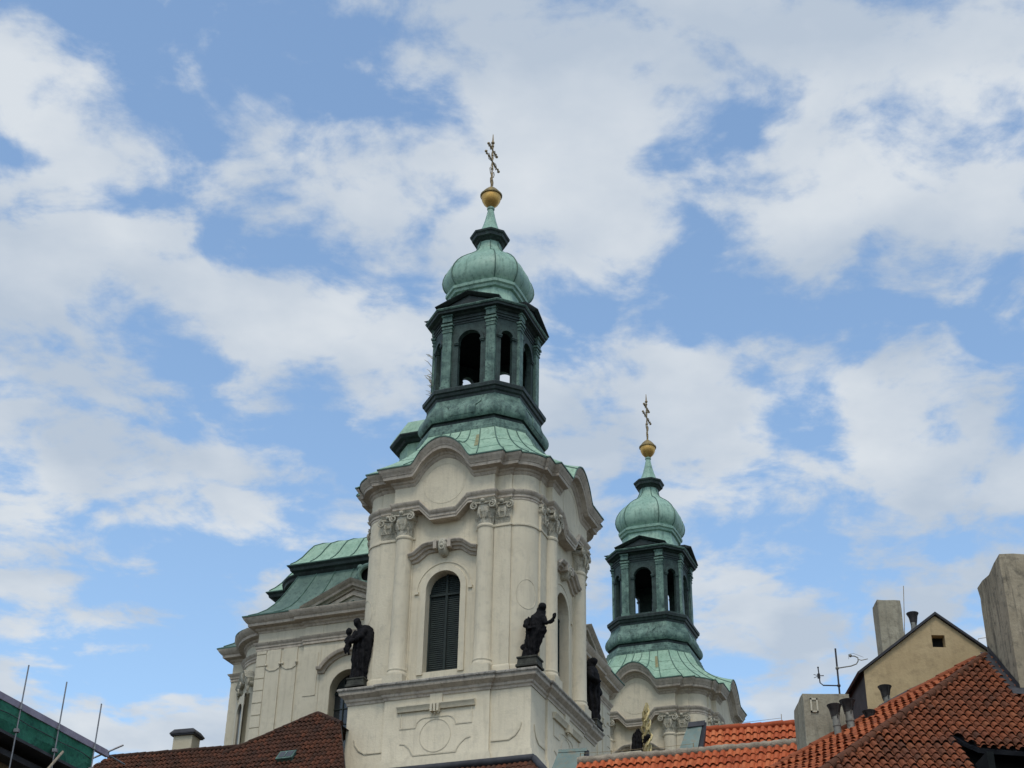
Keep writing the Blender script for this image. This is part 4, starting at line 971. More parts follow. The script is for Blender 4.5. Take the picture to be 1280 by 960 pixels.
# ------------------------------------------------------------------ tiled roofs
def tiles(name, material, parent, O, e, d, poly, pw, pl, amp=0.05, step=0.035, seed=1, flat=0.5, extra=None):
    """a sheet of half-round clay tiles on the plane O + a*e + b*d (d down the slope), cut to the convex polygon poly"""
    O = Vector(O); e = Vector(e).normalized(); d = Vector(d).normalized(); n = e.cross(d)
    if n.z < 0: n = -n
    rn = random.Random(seed)
    a0, a1 = min(p[0] for p in poly), max(p[0] for p in poly); b0, b1 = min(p[1] for p in poly), max(p[1] for p in poly)
    bm = bmesh.new(); lay = bm.faces.layers.float.new('rnd')
    prof = [(0.0, 0.12), (0.09, 0.0), (0.18, 0.10), (0.24, 0.55), (0.38, 0.93), (0.54, 1.0), (0.70, 0.88), (0.82, 0.52), (0.90, 0.12), (1.0, 0.12)]
    a0 = math.floor(a0/pw)*pw; b0 = math.floor(b0/pl)*pl
    rows = int((b1-b0)/pl)+2; cols = int((a1-a0)/pw)+2
    for j in range(rows):
        wob = rn.uniform(-0.02, 0.02)
        for i in range(cols):
            A = a0+i*pw; B = b0+j*pl+wob
            # rough convex test to skip tiles that are cut away
            r = rn.random(); dz = rn.uniform(-0.009, 0.009); tl = rn.uniform(-0.012, 0.012); db = rn.uniform(-0.018, 0.018)
            if rn.random() < 0.02: db += rn.uniform(0.03, 0.09); tl += rn.uniform(-0.03, 0.03)
            sag = Vector((A*0.45, B*0.45, seed*3.1)); dz += 0.045*noise.noise(sag)+0.02*noise.noise(sag*3.3); B += 0.03*noise.noise(sag*1.7+Vector((9, 0, 0)))
            rowsv = [[], [], [], []]
            for s, h in prof:
                e_ = B+pl+db+0.04
                rowsv[0].append(bm.verts.new((A+s*pw, B-0.02, h*amp*0.86+dz)))
                rowsv[1].append(bm.verts.new((A+s*pw+tl, e_, h*amp+step+dz)))
                rowsv[2].append(bm.verts.new((A+s*pw+tl, e_, h*amp+step-0.02+dz)))
                rowsv[3].append(bm.verts.new((A+s*pw+tl, e_-0.16, h*amp*0.95+step*0.5-0.02+dz)))
            for ra, rb in zip(rowsv, rowsv[1:]):
                for k in range(len(prof)-1):
                    f = bm.faces.new((ra[k], rb[k], rb[k+1], ra[k+1])); f[lay] = r
    m_ = len(poly); area = sum(poly[i][0]*poly[(i+1) % m_][1]-poly[(i+1) % m_][0]*poly[i][1] for i in range(m_))
    P = poly if area > 0 else poly[::-1]
    for i in range(m_):
        p, q = P[i], P[(i+1) % m_]; nx, ny = q[1]-p[1], -(q[0]-p[0])
        bmesh.ops.bisect_plane(bm, geom=bm.verts[:]+bm.edges[:]+bm.faces[:], plane_co=(p[0], p[1], 0), plane_no=(nx, ny, 0), clear_outer=True)
    # boarding under the tiles
    vs = [bm.verts.new((p[0], p[1], -0.03)) for p in P]; vs2 = [bm.verts.new((p[0], p[1], -0.14)) for p in P]
    f = bm.faces.new(vs); f[lay] = 0.1; f.material_index = 1
    f = bm.faces.new(vs2[::-1]); f[lay] = 0.1; f.material_index = 1
    for i in range(m_):
        f = bm.faces.new((vs[i], vs2[i], vs2[(i+1) % m_], vs[(i+1) % m_])); f[lay] = 0.1; f.material_index = 1
    for v in bm.verts:
        c = v.co.copy(); v.co = O + e*c.x + d*c.y + n*c.z
    bmesh.ops.recalc_face_normals(bm, faces=bm.faces)
    me = bpy.data.meshes.new(name); bm.to_mesh(me); bm.free(); me.materials.append(material); me.materials.append(DTIN)
    o = bpy.data.objects.new(name, me); col.objects.link(o)
    if parent: o.parent = parent; o.matrix_parent_inverse = Matrix.Translation(parent.location).inverted()
    return o
def ridge(mb, p, q, r=0.13, l=0.38, mi=0, seed=3):
    p, q = Vector(p), Vector(q); L_ = (q-p).length; k = max(1, int(L_/l)); rn = random.Random(seed)
    for i in range(k):
        a = p+(q-p)*(i/k); b = p+(q-p)*((i+1.08)/k); j = Vector((0, 0, rn.uniform(-0.01, 0.012)))
        mb.tube([a+j, b+j], [r*0.92, r*1.06], 10, mi)
def world_part(mb, name, mats, parent, smooth=None):
    """geometry written in world coordinates, origin at the parent's base"""
    lo = parent.location; mb.v = [(x-lo.x, y-lo.y, z-lo.z) for x, y, z in mb.v]
    return mb.build(name, mats, parent, smooth)
def obox(mb, o, e, f, a0, a1, b0, b1, z0, z1, mi=0):
    """box along the horizontal directions e, f from o"""
    o = Vector(o); e = Vector(e); f = Vector(f)
    mb.box(a0, a1, b0, b1, z0, z1, mi, fr=lambda x, y, z: tuple(Vector((o.x, o.y, 0))+e*x+f*y+Vector((0, 0, z))))

# ---- left house: dark mossy roofs
LA = Vector((-8.6, 68.0, 23.14)); p48 = R(48)
DN = -VX*math.cos(p48) - Vector((0, 0, math.sin(p48)))
lh = empty('tiled_house', (-10.6, 69.6, GZ)); tag(lh, 'house with dark mossy tiled hip roof at the foot of the church left wing', 'house')
tiles('hip_roof', TILE_DK, lh, LA, UX, DN, [(0, 0), (-9.9, 8.2), (4.75, 8.2), (1.66, 1.22), (0.85, 0.6)], 0.22, 0.36, 0.10, 0.05, 5)
wv = Vector((0.956, -0.293, 0)); wn_ = Vector((-0.293, -0.956, 0)); W1 = Vector((-18.92, 72.0, 22.12))
WD = wn_*math.cos(p48) - Vector((0, 0, math.sin(p48)))
tiles('wing_roof', TILE_DK, lh, W1, wv, WD, [(0, 0), (12, 0), (12, 6), (-3.6, 6)], 0.22, 0.36, 0.10, 0.05, 6)
m = MB()
hl = LA+UX*(-9.9)+DN*8.2; hr = LA+UX*1.66+DN*1.22
ridge(m, LA+Vector((0, 0, 0.05)), LA+UX*(-3.5)+DN*2.9+Vector((0, 0, 0.06)), 0.12); ridge(m, LA+Vector((0, 0, 0.05)), hr+Vector((0, 0, 0.05)), 0.12)
world_part(m, 'hip_tiles', TILE_DK, lh, 40)
m = MB(); ridge(m, W1+Vector((0, 0, 0.06)), W1+wv*11+Vector((0, 0, 0.06)), 0.12)
world_part(m, 'ridge_tiles', TILE_DK, lh, 40)
m = MB(); BK = VX*3.2
m.quad(LA, hl, LA+BK*2.6+UX*(-9.9)-Vector((0, 0, 6.1)), LA+BK); m.quad(LA, hr, hr+BK, LA+BK)
m.quad(W1, W1+wv*12, W1+wv*12-wn_*4-Vector((0, 0, 4.4)), W1-wn_*4-wv*3-Vector((0, 0, 4.4)))
m.add([W1, W1+WD*6-wv*3.6, W1-wn_*4-wv*3-Vector((0, 0, 4.4))], [(0, 1, 2)])
world_part(m, 'back_slopes', TILE_DK, lh)
m = MB()
obox(m, LA, UX, VX, -9.0, 1.3, -4.5, 4.0, GZ, 17.6); obox(m, W1, wv, -wn_, -2.5, 10.5, -3.4, 3.2, GZ, 18.2)
world_part(m, 'house_wall', WALLC, lh)
# roof window, small chimney
m = MB(); o_ = LA+UX*0.12+DN*3.62; nU = UX.cross(DN); nU = nU if nU.z > 0 else -nU
fr_s = lambda a, h, b: tuple(o_+UX*a+DN*b+nU*h)
m.box(-0.36, 0.36, 0.0, 0.2, 0.0, 0.5, 0, fr=fr_s); m.box(-0.40, 0.40, 0.20, 0.25, -0.05, 0.55, 0, fr=fr_s); m.box(-0.32, 0.32, 0.25, 0.262, 0.03, 0.46, 1, fr=fr_s)
m.box(-0.015, 0.015, 0.25, 0.28, 0.03, 0.46, 0, fr=fr_s)
world_part(m, 'roof_window', [COPPERM, GLASS], lh)
m = MB(); CB = Vector((-15.35, 72.3, 0))
obox(m, CB, wv, -wn_, -0.5, 0.5, -0.4, 0.4, 20.0, 23.30); obox(m, CB, wv, -wn_, -0.62, 0.62, -0.52, 0.52, 23.30, 23.36, 1)
m.rings([[tuple(CB+wv*(sx*w)+(-wn_)*(sy*w*0.85)+Vector((0, 0, z))) for sx, sy in ((-1, -1), (1, -1), (1, 1), (-1, 1))] for w, z in ((0.66, 23.36), (0.66, 23.42), (0.5, 23.62))], 1)
world_part(m, 'chimney', [WALLC, DTIN], lh)

# ---- scaffolded house at the far left
S0 = Vector((-10.27, 30, 10.46)); SDIR = Vector((0.346, 0.938, 0)); SN = Vector((0.938, -0.346, 0))
sh = empty('house', (-12.5, 29, GZ)); tag(sh, 'brown house under repair at the left edge behind green scaffold netting', 'house')
m = MB(); obox(m, S0-SN*0.62, SDIR, SN, -14, 3.95, -7, 0.0, GZ, 10.15); world_part(m, 'house_wall', BRICK, sh)
m = MB(); obox(m, S0-SN*0.55, SDIR, SN, -14, 3.85, -0.06, 0.3, 9.50, 9.62); world_part(m, 'eaves', DTIN, sh)
m = MB(); obox(m, S0-SN*0.9, SDIR, SN, 3.36, 3.95, -1.5, 0.55, 9.1, 10.3); world_part(m, 'gable_parapet', WALLC, sh)
sf = empty('scaffolding', (-10.2, 31, GZ)); tag(sf, 'steel scaffold with green netting and upright tubes along the left eaves', 'scaffolding')
m = MB(); nk = 60; pts_t = []; pts_b = []
for i in range(nk+1):
    a = -12+15.4*i/nk; w = 0.035*math.sin(a*4.1)+0.02*math.sin(a*11)
    pts_t.append(S0+SDIR*a+SN*(0.04+w*0.4)+Vector((0, 0, -0.05))); pts_b.append(S0+SDIR*a+SN*(0.02+w)+Vector((0, 0, -0.44+0.02*math.sin(a*2.3))))
low_ = [p+Vector((0, 0, -0.20))-SN*0.05+SN*0.06*math.sin(i*0.9) for i, p in enumerate(pts_b)]
m.rings([[tuple(p) for p in L_] for L_ in (pts_t, pts_b, low_, [p-SN*0.012 for p in low_], [p-SN*0.012 for p in pts_b], [p-SN*0.012 for p in pts_t])], 0, False, False, False)
world_part(m, 'netting', NET, sf)
m = MB(); obox(m, S0, SDIR, SN, -12, 3.95, -0.02, 0.07, 10.38, 10.52); world_part(m, 'guard_board', RAIL, sf)
m = MB(); m.tube([S0+SDIR*a+SN*(0.075+0.02*math.sin(a*3.1))+Vector((0, 0, -0.30+0.012*math.sin(a*5))) for a in [-12+15.3*i/40 for i in range(41)]], 0.010, 5); world_part(m, 'netting_cord', DTIN, sf, 40)
m = MB(); obox(m, S0, SDIR, SN, -12, 3.4, -0.60, 0.06, 9.76, 9.82); world_part(m, 'deck_board', DTIN, sf)
for a, zt in ((-2.2, 11.4), (0.59, 11.32), (1.95, 11.43), (3.32, 11.40)):
    m = MB(); b = S0+SDIR*a+SN*0.10
    m.tube([(b.x, b.y, GZ), (b.x, b.y, zt)], 0.016, 8); m.tube([(b.x, b.y, 10.36), (b.x, b.y, 10.44)], 0.036, 8); m.box(b.x-0.05, b.x+0.05, b.y-0.04, b.y+0.06, 9.88, 9.95)
    world_part(m, 'upright_tube', POLE, sf, 40)
m = MB(); b = S0+SDIR*3.8
m.tube([b-SDIR*0.3-SN*0.4+Vector((0, 0, -0.35)), b+SDIR*0.3+SN*0.3+Vector((0, 0, 0.22))], 0.022, 8); m.tube([b, b+SDIR*0.9+Vector((0, 0, -0.02))], 0.02, 8)
world_part(m, 'brace_tube', POLE, sf, 40)
m = MB(); b = S0+SDIR*2.2+SN*0.12+Vector((0, 0, -0.5))
m.tube([b, b-SDIR*0.9+SN*0.35+Vector((0, 0, -0.7))], 0.028, 8); world_part(m, 'timber_brace', MORTAR, sf, 40)

# ---- low grey roof at the foot of the near tower
gh = empty('lean_to', (-1.0, 61, GZ)); tag(gh, 'small house with a dull grey ridge and tiled slope directly below the near tower', 'house')
G1 = Vector((-5.6, 60.9, 18.28)); G2 = Vector((1.14, 58.26, 18.28)); ge = (G2-G1).normalized(); gn = Vector((ge.y, -ge.x, 0))
gn = gn if gn.y < 0 else -gn
GD = gn*math.cos(R(50)) - Vector((0, 0, math.sin(R(50)))); LG = (G2-G1).length
tiles('tiled_slope', TILE_DK, gh, G1-Vector((0, 0, 0.1)), ge, GD, [(0, 0), (LG, 0), (LG+3.0, 4.2), (-1, 4.2)], 0.22, 0.36, 0.05, 0.03, 8)
m = MB(); m.tube([G1+Vector((0, 0, -0.02)), G2+Vector((0, 0, -0.02))], 0.17, 10); m.tube([G2+Vector((0, 0, -0.02)), G2+ge*3.0+GD*4.2], 0.14, 10)
world_part(m, 'ridge_capping', DTIN, gh, 40)
m = MB(); m.quad(G2, G2+ge*3+GD*4.2, G2+ge*3-gn*2.7-Vector((0, 0, 3.2)), G2-gn*2.0-Vector((0, 0, 0.3)))
m.quad(G1, G2, G2+ge*3-gn*2.7-Vector((0, 0, 3.2)), G1-gn*2.7-Vector((0, 0, 3.2)))
world_part(m, 'back_slope', TILE_DK, gh)
m = MB(); obox(m, G1, ge, -gn, 0, LG+2.6, -2.3, 2.4, GZ, 15.2); world_part(m, 'house_wall', WALLC, gh)

# ---- row house with the bright orange roof
oh = empty('row_house', (6.5, 52.5, GZ)); tag(oh, 'house with stepped bright orange pantile roofs in front of the far tower', 'house')
O1 = Vector((2.55, 52.13, 16.20)); O2 = Vector((12.2, 48.72, 16.20)); oe = (O2-O1).normalized(); on = Vector((oe.y, -oe.x, 0)); on = on if on.y < 0 else -on
OD = on*math.cos(R(55)) - Vector((0, 0, math.sin(R(55))))
tiles('lower_roof', TILE_OR, oh, O1, oe, OD, [(0, 0), (10.2, 0), (10.2, 3.4), (0, 3.4)], 0.262, 0.40, 0.095, 0.065, 9)
Q1 = Vector((7.22, 56.05, 18.70)); Q2 = Vector((13.4, 54.2, 18.70)); qe = (Q2-Q1).normalized(); qn = Vector((qe.y, -qe.x, 0)); qn = qn if qn.y < 0 else -qn
QD = qn*math.cos(R(55)) - Vector((0, 0, math.sin(R(55))))
tiles('upper_roof', TILE_OR, oh, Q1, qe, QD, [(0, 0), (6.4, 0), (6.4, 4.2), (-0.35, 4.2)], 0.262, 0.40, 0.095, 0.065, 10)
m = MB(); rn = random.Random(5)
def mortar_ridge(m, p, q, w=0.11):
    p, q = Vector(p), Vector(q); k = int((q-p).length/0.12)
    m.tube([p+(q-p)*(i/k)+Vector((0, rn.uniform(-.012, .012), rn.uniform(-0.018, 0.018))) for i in range(k+1)], [w*rn.uniform(0.85, 1.12) for _ in range(k+1)], 8)
mortar_ridge(m, O1+Vector((0, 0, 0.05)), O2+Vector((0, 0, 0.05)), 0.15); world_part(m, 'mortared_ridge', MORTAR, oh, 60)
m = MB(); ridge(m, Q1+Vector((0, 0, 0.06)), Q2+Vector((0, 0, 0.06)), 0.13, 0.4); world_part(m, 'ridge_tiles', TILE_OR, oh, 40)
m = MB()
m.quad(O1, O2, O2-on*2.2-Vector((0, 0, 3)), O1-on*2.2-Vector((0, 0, 3))); m.quad(Q1, Q2, Q2-qn*3-Vector((0, 0, 4)), Q1-qn*3-Vector((0, 0, 4)))
m.add([O1, O1+OD*3.4, O1-on*2.2-Vector((0, 0, 3))], [(0, 1, 2)]); m.add([Q1, Q1+QD*4.2, Q1-qn*3-Vector((0, 0, 4))], [(0, 1, 2)])
world_part(m, 'back_slopes', TILE_OR, oh)
m = MB(); obox(m, O1, oe, -on, 0.1, 10.0, -1.7, 1.6, GZ, 13.3); obox(m, Q1, qe, -qn, 0.1, 6.2, -2.0, 2.4, GZ, 15.2); world_part(m, 'house_wall', WALLC, oh)
# sheet metal dormer at the verge
m = MB()
def slab(m, pts_f, back, mi=0):
    f = [Vector(p) for p in pts_f]; b = [p+Vector(back) for p in f]; k = len(f)
    m.add(f+b, [tuple(range(k)), tuple(range(2*k-1, k-1, -1))]+[(i, (i+1) % k, k+(i+1) % k, k+i) for i in range(k)], mi)
slab(m, [(6.02, 53.0, 16.6), (6.62, 53.6, 18.17), (7.12, 53.35, 18.17), (6.72, 52.8, 16.6)], (0.1, 1.6, -0.1))
slab(m, [(6.56, 53.45, 18.0), (6.63, 53.55, 18.22), (7.2, 53.3, 18.22), (7.13, 53.2, 18.0)], (0.12, 1.8, -0.05), 1)
slab(m, [(6.74, 52.78, 16.6), (7.14, 53.32, 18.17), (7.26, 53.40, 18.17), (6.92, 52.86, 16.6)], (0.14, 1.5, -0.1), 1)
world_part(m, 'metal_dormer', [TIN, DTIN], oh)
m = MB(); m.tube([(10.3, 55.15, 18.7), (10.3, 55.15, 19.15)], 0.012, 5); m.tube([(10.3, 55.15, 19.0), (9.3, 55.45, 18.95), (7.4, 56.0, 18.85)], 0.008, 4); world_part(m, 'lightning_rod', IRON, oh)
m = MB(); zz = 0.32
m.tube([O1+oe*0.1+Vector((0, 0, zz)), O1+oe*3+Vector((0, 0, zz-.03)), O1+oe*4.1+Vector((0, 0, zz))], 0.008, 4)
for a in (0.1, 1.2, 2.4, 4.1): m.tube([O1+oe*a, O1+oe*a+Vector((0, 0, zz+0.02))], 0.016, 5)
world_part(m, 'lightning_cable', IRON, oh)
# the separate tin roofed dormer house front lower left
th = empty('dormer', (2.4, 54.6, 14.6)); tag(th, 'grey green sheet metal dormer peeping up at the left end of the orange roof', 'dormer')
m = MB()
slab(m, [(1.56, 54.0, 16.2), (1.97, 54.35, 17.32), (2.90, 54.1, 17.32), (2.74, 53.75, 16.2)], (0.1, 1.4, -0.3))
world_part(m, 'front_sheet', TIN, th)
m = MB(); slab(m, [(1.95, 54.30, 17.24), (1.95, 54.33, 17.36), (2.98, 54.05, 17.36), (2.98, 54.02, 17.24)], (0.1, 1.5, -0.3)); world_part(m, 'top_edge', TIN, th)
m = MB(); slab(m, [(2.78, 53.72, 16.2), (2.94, 54.05, 17.30), (3.06, 54.12, 17.28), (2.92, 53.8, 16.2)], (0.1, 1.4, -0.3)); world_part(m, 'side_cheek', DTIN, th)
m = MB(); obox(m, (2.4, 54.6, 0), oe, -on, -0.6, 0.6, -0.2, 1.2, 14.6, 16.3); world_part(m, 'base', DTIN, th)

# ---- corner house on the right: weathered red roof, big chimney
ch_ = empty('corner_house', (13.0, 41.0, GZ)); tag(ch_, 'house at lower right with a big weathered red tiled roof and a stained tall chimney', 'house')
P1 = Vector((14.58, 44.0, 17.19)); P0 = Vector((8.49, 38.26, 12.02)); pA = R(42)
AE = Vector((1, 0, 0)); AD = Vector((0, -math.cos(pA), -math.sin(pA)))
tiles('main_roof', TILE_BR, ch_, P1, AE, AD, [(0, 0), (-2.7, 3.43), (-2.7, 5.63), (-2.44, 6.23), (-2.14, 6.62), (-1.0, 6.76), (4.5, 6.82), (4.5, 0)], 0.24, 0.36, 0.105, 0.055, 21)
tiles('main_roof', TILE_BR, ch_, P1, AE, AD, [(-2.7, 3.43), (-8.0, 10.16), (-2.7, 10.16)], 0.24, 0.36, 0.105, 0.055, 22)
BE = Vector((-0.614, 0.789, 0)); BD = Vector((-0.671, -0.522, -0.527))
tiles('side_roof', TILE_MD, ch_, P1, BE, BD, [(0, 0), (0.35, 0), (1.55, 3.9), (2.75, 8.0), (3.3, 10.6), (-0.85, 10.6)], 0.25, 0.36, 0.09, 0.06, 23)
m = MB(); up = Vector((0, 0, 0.06)); nB = Vector((-0.416, -0.324, 0.85))
ridge(m, P1+up, P1+(P0-P1)*1.35+up, 0.13, 0.42, 0, 7)
world_part(m, 'hip_tiles', TILE_BR, ch_, 40)
m = MB(); ridge(m, P1+BE*0.35+up, P1+BE*1.55+BD*3.9+up, 0.12, 0.40, 0, 8); ridge(m, P1+BE*1.55+BD*3.9+up, P1+BE*3.3+BD*10.6+up, 0.12, 0.40, 0, 9)
world_part(m, 'verge_tiles', TILE_MD, ch_, 40)
m = MB()                                                       # dark flashing between the side roof and the ochre gable
q0 = P1+BE*0.75+BD*1.4+up; q1 = P1+BE*1.55+BD*3.6+up
m.tube([q0+BE*0.05+Vector((0, 0, 0.02)), (q0+q1)/2+BE*0.15, q1+BE*0.2], [0.05, 0.12, 0.10], 8); world_part(m, 'flashing', DTIN, ch_, 40)
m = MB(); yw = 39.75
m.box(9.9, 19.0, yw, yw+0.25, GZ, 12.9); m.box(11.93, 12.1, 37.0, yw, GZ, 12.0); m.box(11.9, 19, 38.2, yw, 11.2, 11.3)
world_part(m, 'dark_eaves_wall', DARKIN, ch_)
m = MB(); m.box(7.6, 19.0, 40.0, 50.0, GZ, 11.6); m.box(12.6, 19.0, 42.4, 49, 11.6, 15.2); world_part(m, 'house_wall', WALLC, ch_)
m = MB(); nb_ = P1+Vector((4.5, 0, 0)); m.quad(P1, nb_, nb_+Vector((0, 6, -5.5)), P1+Vector((-1, 6, -5.5)))
m.quad(P1+BE*0.35, P1+BE*1.55+BD*3.9, P1+BE*1.55+BD*3.9+Vector((1.5, 3, -3)), P1+Vector((0, 4, -3.6)))
m.quad(P1+BE*1.55+BD*3.9, P1+BE*3.3+BD*10.6, P1+BE*3.3+BD*10.6+Vector((1.5, 3, -3)), P1+BE*1.55+BD*3.9+Vector((1.5, 3, -3)))
world_part(m, 'back_slopes', TILE_BR, ch_)
# tall stained chimney
m = MB(); rn = random.Random(31)
zs = [10.5, 13, 15, 16, 17, 18, 18.8, 19.3, 19.62]; rings = []
def rect(x0, x1, y0, y1, nx=6, ny=4):
    p = [(x0+(x1-x0)*i/nx, y0) for i in range(nx)]+[(x1, y0+(y1-y0)*i/ny) for i in range(ny)]+[(x1-(x1-x0)*i/nx, y1) for i in range(nx)]+[(x0, y1-(y1-y0)*i/ny) for i in range(ny)]
    return p
for z in zs: rings.append([(x+rn.uniform(-.03, .03), y+rn.uniform(-.03, .03), z+(rn.uniform(-.10, .06) if z > 19 else 0)-(0.10 if (z > 19 and y > 42.5) else 0)) for x, y in rect(14.70, 17.4, 41.76, 44.1)])
m.rings(rings); world_part(m, 'tall_chimney', CONCB, ch_, 50)
m = MB(); m.quad((14.74, 41.7, 15.27), (14.74, 44.0, 17.36), (14.42, 44.0, 17.36), (14.42, 41.6, 15.19)); m.quad((14.675, 41.7, 15.2), (14.675, 44, 17.3), (14.675, 44, 17.6), (14.675, 41.7, 15.5)); m.quad((14.42, 41.6, 15.19), (17.5, 41.6, 15.19), (17.5, 41.74, 15.42), (14.42, 41.74, 15.42)); world_part(m, 'chimney_flashing', DTIN, ch_)
# low broad chimney with a small plate, flue pipes with flared cowls
m = MB(); rn = random.Random(32); rings = []
for z in [9.0, 12.0, 14, 15, 15.35, 15.57]: rings.append([(x+rn.uniform(-.012, .012), y, z+rn.uniform(-.012, .012)) for x, y in rect(8.70, 10.06, 43.0, 44.5, 4, 4)])
m.rings(rings); low = world_part(m, 'low_chimney', CONC, ch_, 50)
m = MB()
for a, b, c, d in ((8.9, 8.945, 15.0, 15.42), (9.075, 9.12, 15.0, 15.42), (8.9, 9.12, 15.0, 15.045), (8.9, 9.12, 15.375, 15.42)): m.box(a, b, 42.96, 43.01, c, d)
m.box(8.945, 9.075, 42.985, 43.01, 15.04, 15.38, 1)
cl = m.build('cleaning_hatch', [STUCCO2, CONC], low); cl.matrix_parent_inverse = Matrix.Translation(Vector((0, 0, 0)))
cl.location = -ch_.location
def cowl(parent, x, y, zt, zb, r=0.085, lean=(0, 0), name='flue_pipe'):
    m = MB(); k = lambda z: (x+lean[0]*(zt-z), y+lean[1]*(zt-z))
    m.tube([(*k(zb), zb), (*k(zt-0.30), zt-0.30)], r, 14); m.tube([(*k(zt-0.62), zt-0.62), (*k(zt-0.56), zt-0.56)], r*1.15, 14)
    p = world_part(m, name, PIPE, parent, 40)
    m = MB(); c = k(zt)
    m.lathe([(r*1.02, zt-0.34), (r*1.05, zt-0.24), (r*1.35, zt-0.14), (r*1.8, zt-0.05), (r*2.05, zt), (r*1.95, zt+0.01), (r*1.2, zt-0.02)], c, 18)
    for i in range(4):
        a = i*PI/2+0.4; m.tube([(c[0]+r*1.06*math.cos(a), c[1]+r*1.06*math.sin(a), zt-0.42), (c[0]+r*1.9*math.cos(a), c[1]+r*1.9*math.sin(a), zt-0.03)], 0.014, 5)
    lo = parent.location; m.v = [(a-lo.x, b-lo.y, c_-lo.z) for a, b, c_ in m.v]
    o = m.build('cowl', SOOT, p, 40)
    return p
cowl(ch_, 9.44, 42.3, 14.98, 12.6, 0.105, (0.05, 0)); cowl(ch_, 9.84, 42.35, 15.14, 12.6, 0.115, (0.05, 0))
cowl(ch_, 10.5, 42.6, 14.93, 13.0, 0.095, (0.03, 0)); cowl(ch_, 11.55, 44.6, 16.42, 14.2, 0.105, (0.09, 0))

# ---- ochre gable house behind it
gb = empty('gable_house', (13.75, 47.5, GZ)); tag(gb, 'ochre gabled house with a small dark attic opening, behind the weathered red roof', 'house')
gx0, gx1, gxa, gza, gzl = 11.31, 16.25, 13.79, 19.36, 17.44
m = MB(); y0, y1 = 46.0, 49.2
F = [(gx0, y0, GZ), (gx1, y0, GZ), (gx1, y0, gzl), (gxa, y0, gza), (gx0, y0, gzl)]
Bk = [(x, y1, z) for x, y, z in F]
ox0, ox1, oz0, oz1 = 13.60, 14.02, 18.29, 18.70                     # attic opening
m.quad(F[0], F[1], (gx1, y0, oz0-0.6), (gx0, y0, oz0-0.6)) if False else None
ax = [gx0, ox0, ox1, gx1]
def top(x): return gza-(gza-gzl)*abs(x-gxa)/(gxa-gx0) if x < gxa else gza-(gza-gzl)*(x-gxa)/(gx1-gxa)
m.add([(gx0, y0, GZ), (ox0, y0, GZ), (ox0, y0, top(ox0)), (gx0, y0, gzl)], [(0, 1, 2, 3)])
m.add([(ox1, y0, GZ), (gx1, y0, GZ), (gx1, y0, gzl), (ox1, y0, top(ox1))], [(0, 1, 2, 3)])
m.add([(ox0, y0, GZ), (ox1, y0, GZ), (ox1, y0, oz0), (ox0, y0, oz0)], [(0, 1, 2, 3)])
m.add([(ox0, y0, oz1), (ox1, y0, oz1), (ox1, y0, top(ox1)), (gxa, y0, gza), (ox0, y0, top(ox0))], [(0, 1, 2, 3, 4)])
for a, b in (((ox0, oz0), (ox1, oz0)), ((ox1, oz0), (ox1, oz1)), ((ox1, oz1), (ox0, oz1)), ((ox0, oz1), (ox0, oz0))):
    m.quad((a[0], y0, a[1]), (b[0], y0, b[1]), (b[0], y0+0.3, b[1]), (a[0], y0+0.3, a[1]))
m.add(Bk, [(4, 3, 2, 1, 0)]); m.quad(F[1], F[2], Bk[2], Bk[1])
m.quad(F[0], F[4], Bk[4], Bk[0], 1)  # left side wall takes a near-black colour, the front stays ochre
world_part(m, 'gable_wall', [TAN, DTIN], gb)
m = MB(); m.quad((ox0-.05, y0+0.28, oz0-.05), (ox1+.05, y0+0.28, oz0-.05), (ox1+.05, y0+0.28, oz1+.05), (ox0-.05, y0+0.28, oz1+.05)); world_part(m, 'attic_opening', DARKIN, gb)
m = MB()
for sg, xe in ((-1, gx0), (1, gx1)):
    dx, dz = xe-gxa, gzl-gza; l = math.hypot(dx, dz); ex = 0.22*dx/l; ez = 0.22*dz/l
    p = [(gxa, gza), (xe+ex, gzl+ez)]
    nx, nz = (-dz/l*(1 if sg > 0 else -1), abs(dx)/l)
    vs = [(x, y, z) for y in (y0-0.10, y1+0.1) for x, z in ((p[0][0], p[0][1]+0.02), (p[1][0], p[1][1]+0.02), (p[1][0]+nx*0.07, p[1][1]+nz*0.07+0.02), (p[0][0], p[0][1]+0.11))]
    m.add(vs, [(0, 1, 2, 3), (7, 6, 5, 4), (0, 4, 5, 1), (1, 5, 6, 2), (2, 6, 7, 3), (3, 7, 4, 0)])
rf = world_part(m, 'roof', DTIN, gb)
m = MB(); rings = []; rn = random.Random(33)
for z in [17, 19, 20, 20.7, 21.0]: rings.append([(x+rn.uniform(-.012, .012), y, z+rn.uniform(-.01, .01)) for x, y in rect(12.66, 13.46, 48.6, 49.3, 4, 4)])
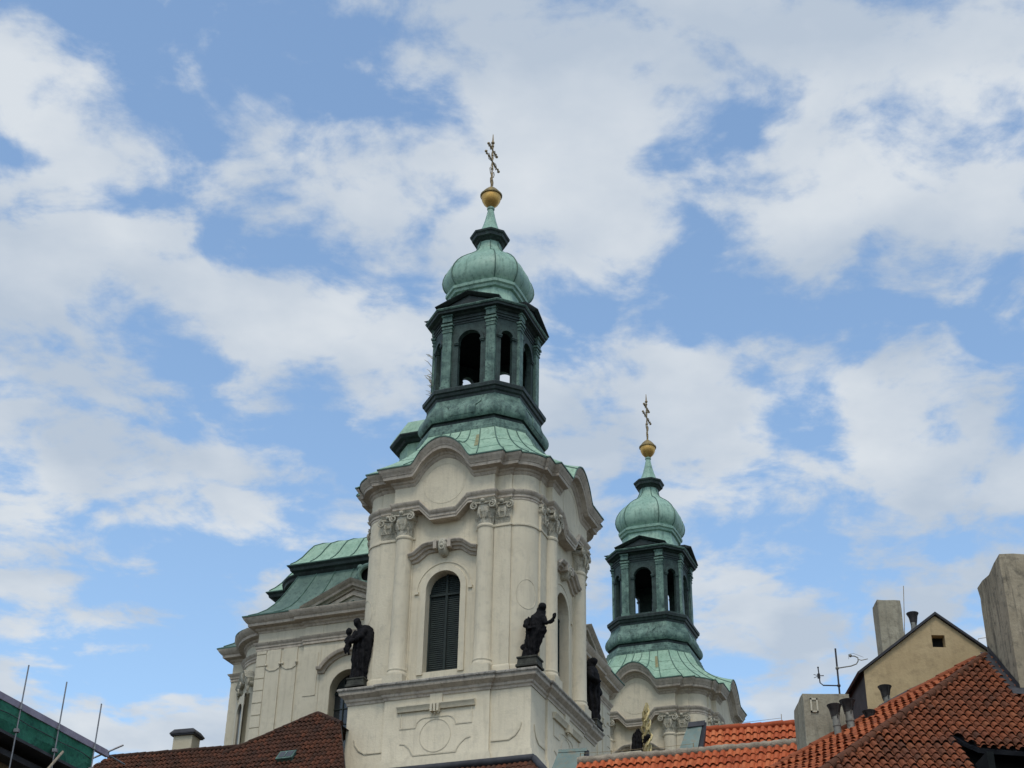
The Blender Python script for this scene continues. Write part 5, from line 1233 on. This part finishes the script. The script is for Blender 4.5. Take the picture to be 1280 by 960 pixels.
m.rings(rings); world_part(m, 'grey_chimney', CONC, gb, 50)
cowl(gb, 13.42, 47.2, 19.93, 18.6, 0.10)
m = MB(); m.tube([(13.55, 49.0, 19.6), (13.8, 49.2, 21.8)], 0.012, 5); m.tube([(13.55, 49.0, 20.2), (13.45, 49, 20.22)], 0.012, 5); world_part(m, 'lightning_rod', IRON, gb)
m = MB(); m.tube([(15.1, 46.5, 18.4), (15.3, 46.6, 18.85), (15.7, 46.7, 18.95), (16.0, 46.8, 18.6)], 0.01, 5); world_part(m, 'loose_wire', IRON, gb)

# ---- television antenna on the low chimney
an = empty('antenna', (10.02, 44.0, 15.57)); tag(an, 'thin roof antenna mast with two side arms, standing on the low grey chimney', 'antenna')
m = MB(); m.tube([(10.02, 44, 15.5), (10.02, 44, 17.38)], 0.028, 8); world_part(m, 'mast', DTIN, an, 40)
m = MB(); m.tube([(10.02, 44, 16.2), (9.55, 44, 16.2), (9.46, 44, 16.28), (9.44, 44, 16.75)], 0.02, 6); m.ball((10.02, 44, 16.2), 0.055, 8)
m.tube([(9.44, 44, 16.42), (9.44, 44, 16.56)], 0.045, 8)
for i in range(6):
    a = i*PI/3+0.3; m.tube([(9.44, 44, 16.5), (9.44+0.17*math.cos(a), 44+0.17*math.sin(a), 16.5+0.03*math.sin(a*2))], 0.009, 4)
m.ball((9.44, 44, 16.76), 0.03, 6); world_part(m, 'whip_arm', DTIN, an, 40)
m = MB(); m.tube([(10.02, 44, 16.75), (10.45, 44, 16.83), (10.62, 44, 16.9), (10.68, 44, 17.0), (10.68, 44, 17.1), (10.58, 44, 17.15), (10.46, 44, 17.15)], 0.018, 6); m.ball((10.02, 44, 16.75), 0.055, 8)
m.ball((10.46, 44, 17.16), 0.05, 8); m.tube([(10.68, 44, 17.05), (10.78, 44, 17.02), (10.98, 44, 17.07)], 0.014, 5)
m.tube([(10.40, 44, 17.05), (10.40, 44.0, 17.2), (10.55, 44, 17.24), (10.85, 44, 17.12)], 0.007, 4); world_part(m, 'dipole_arm', PIPE, an, 40)
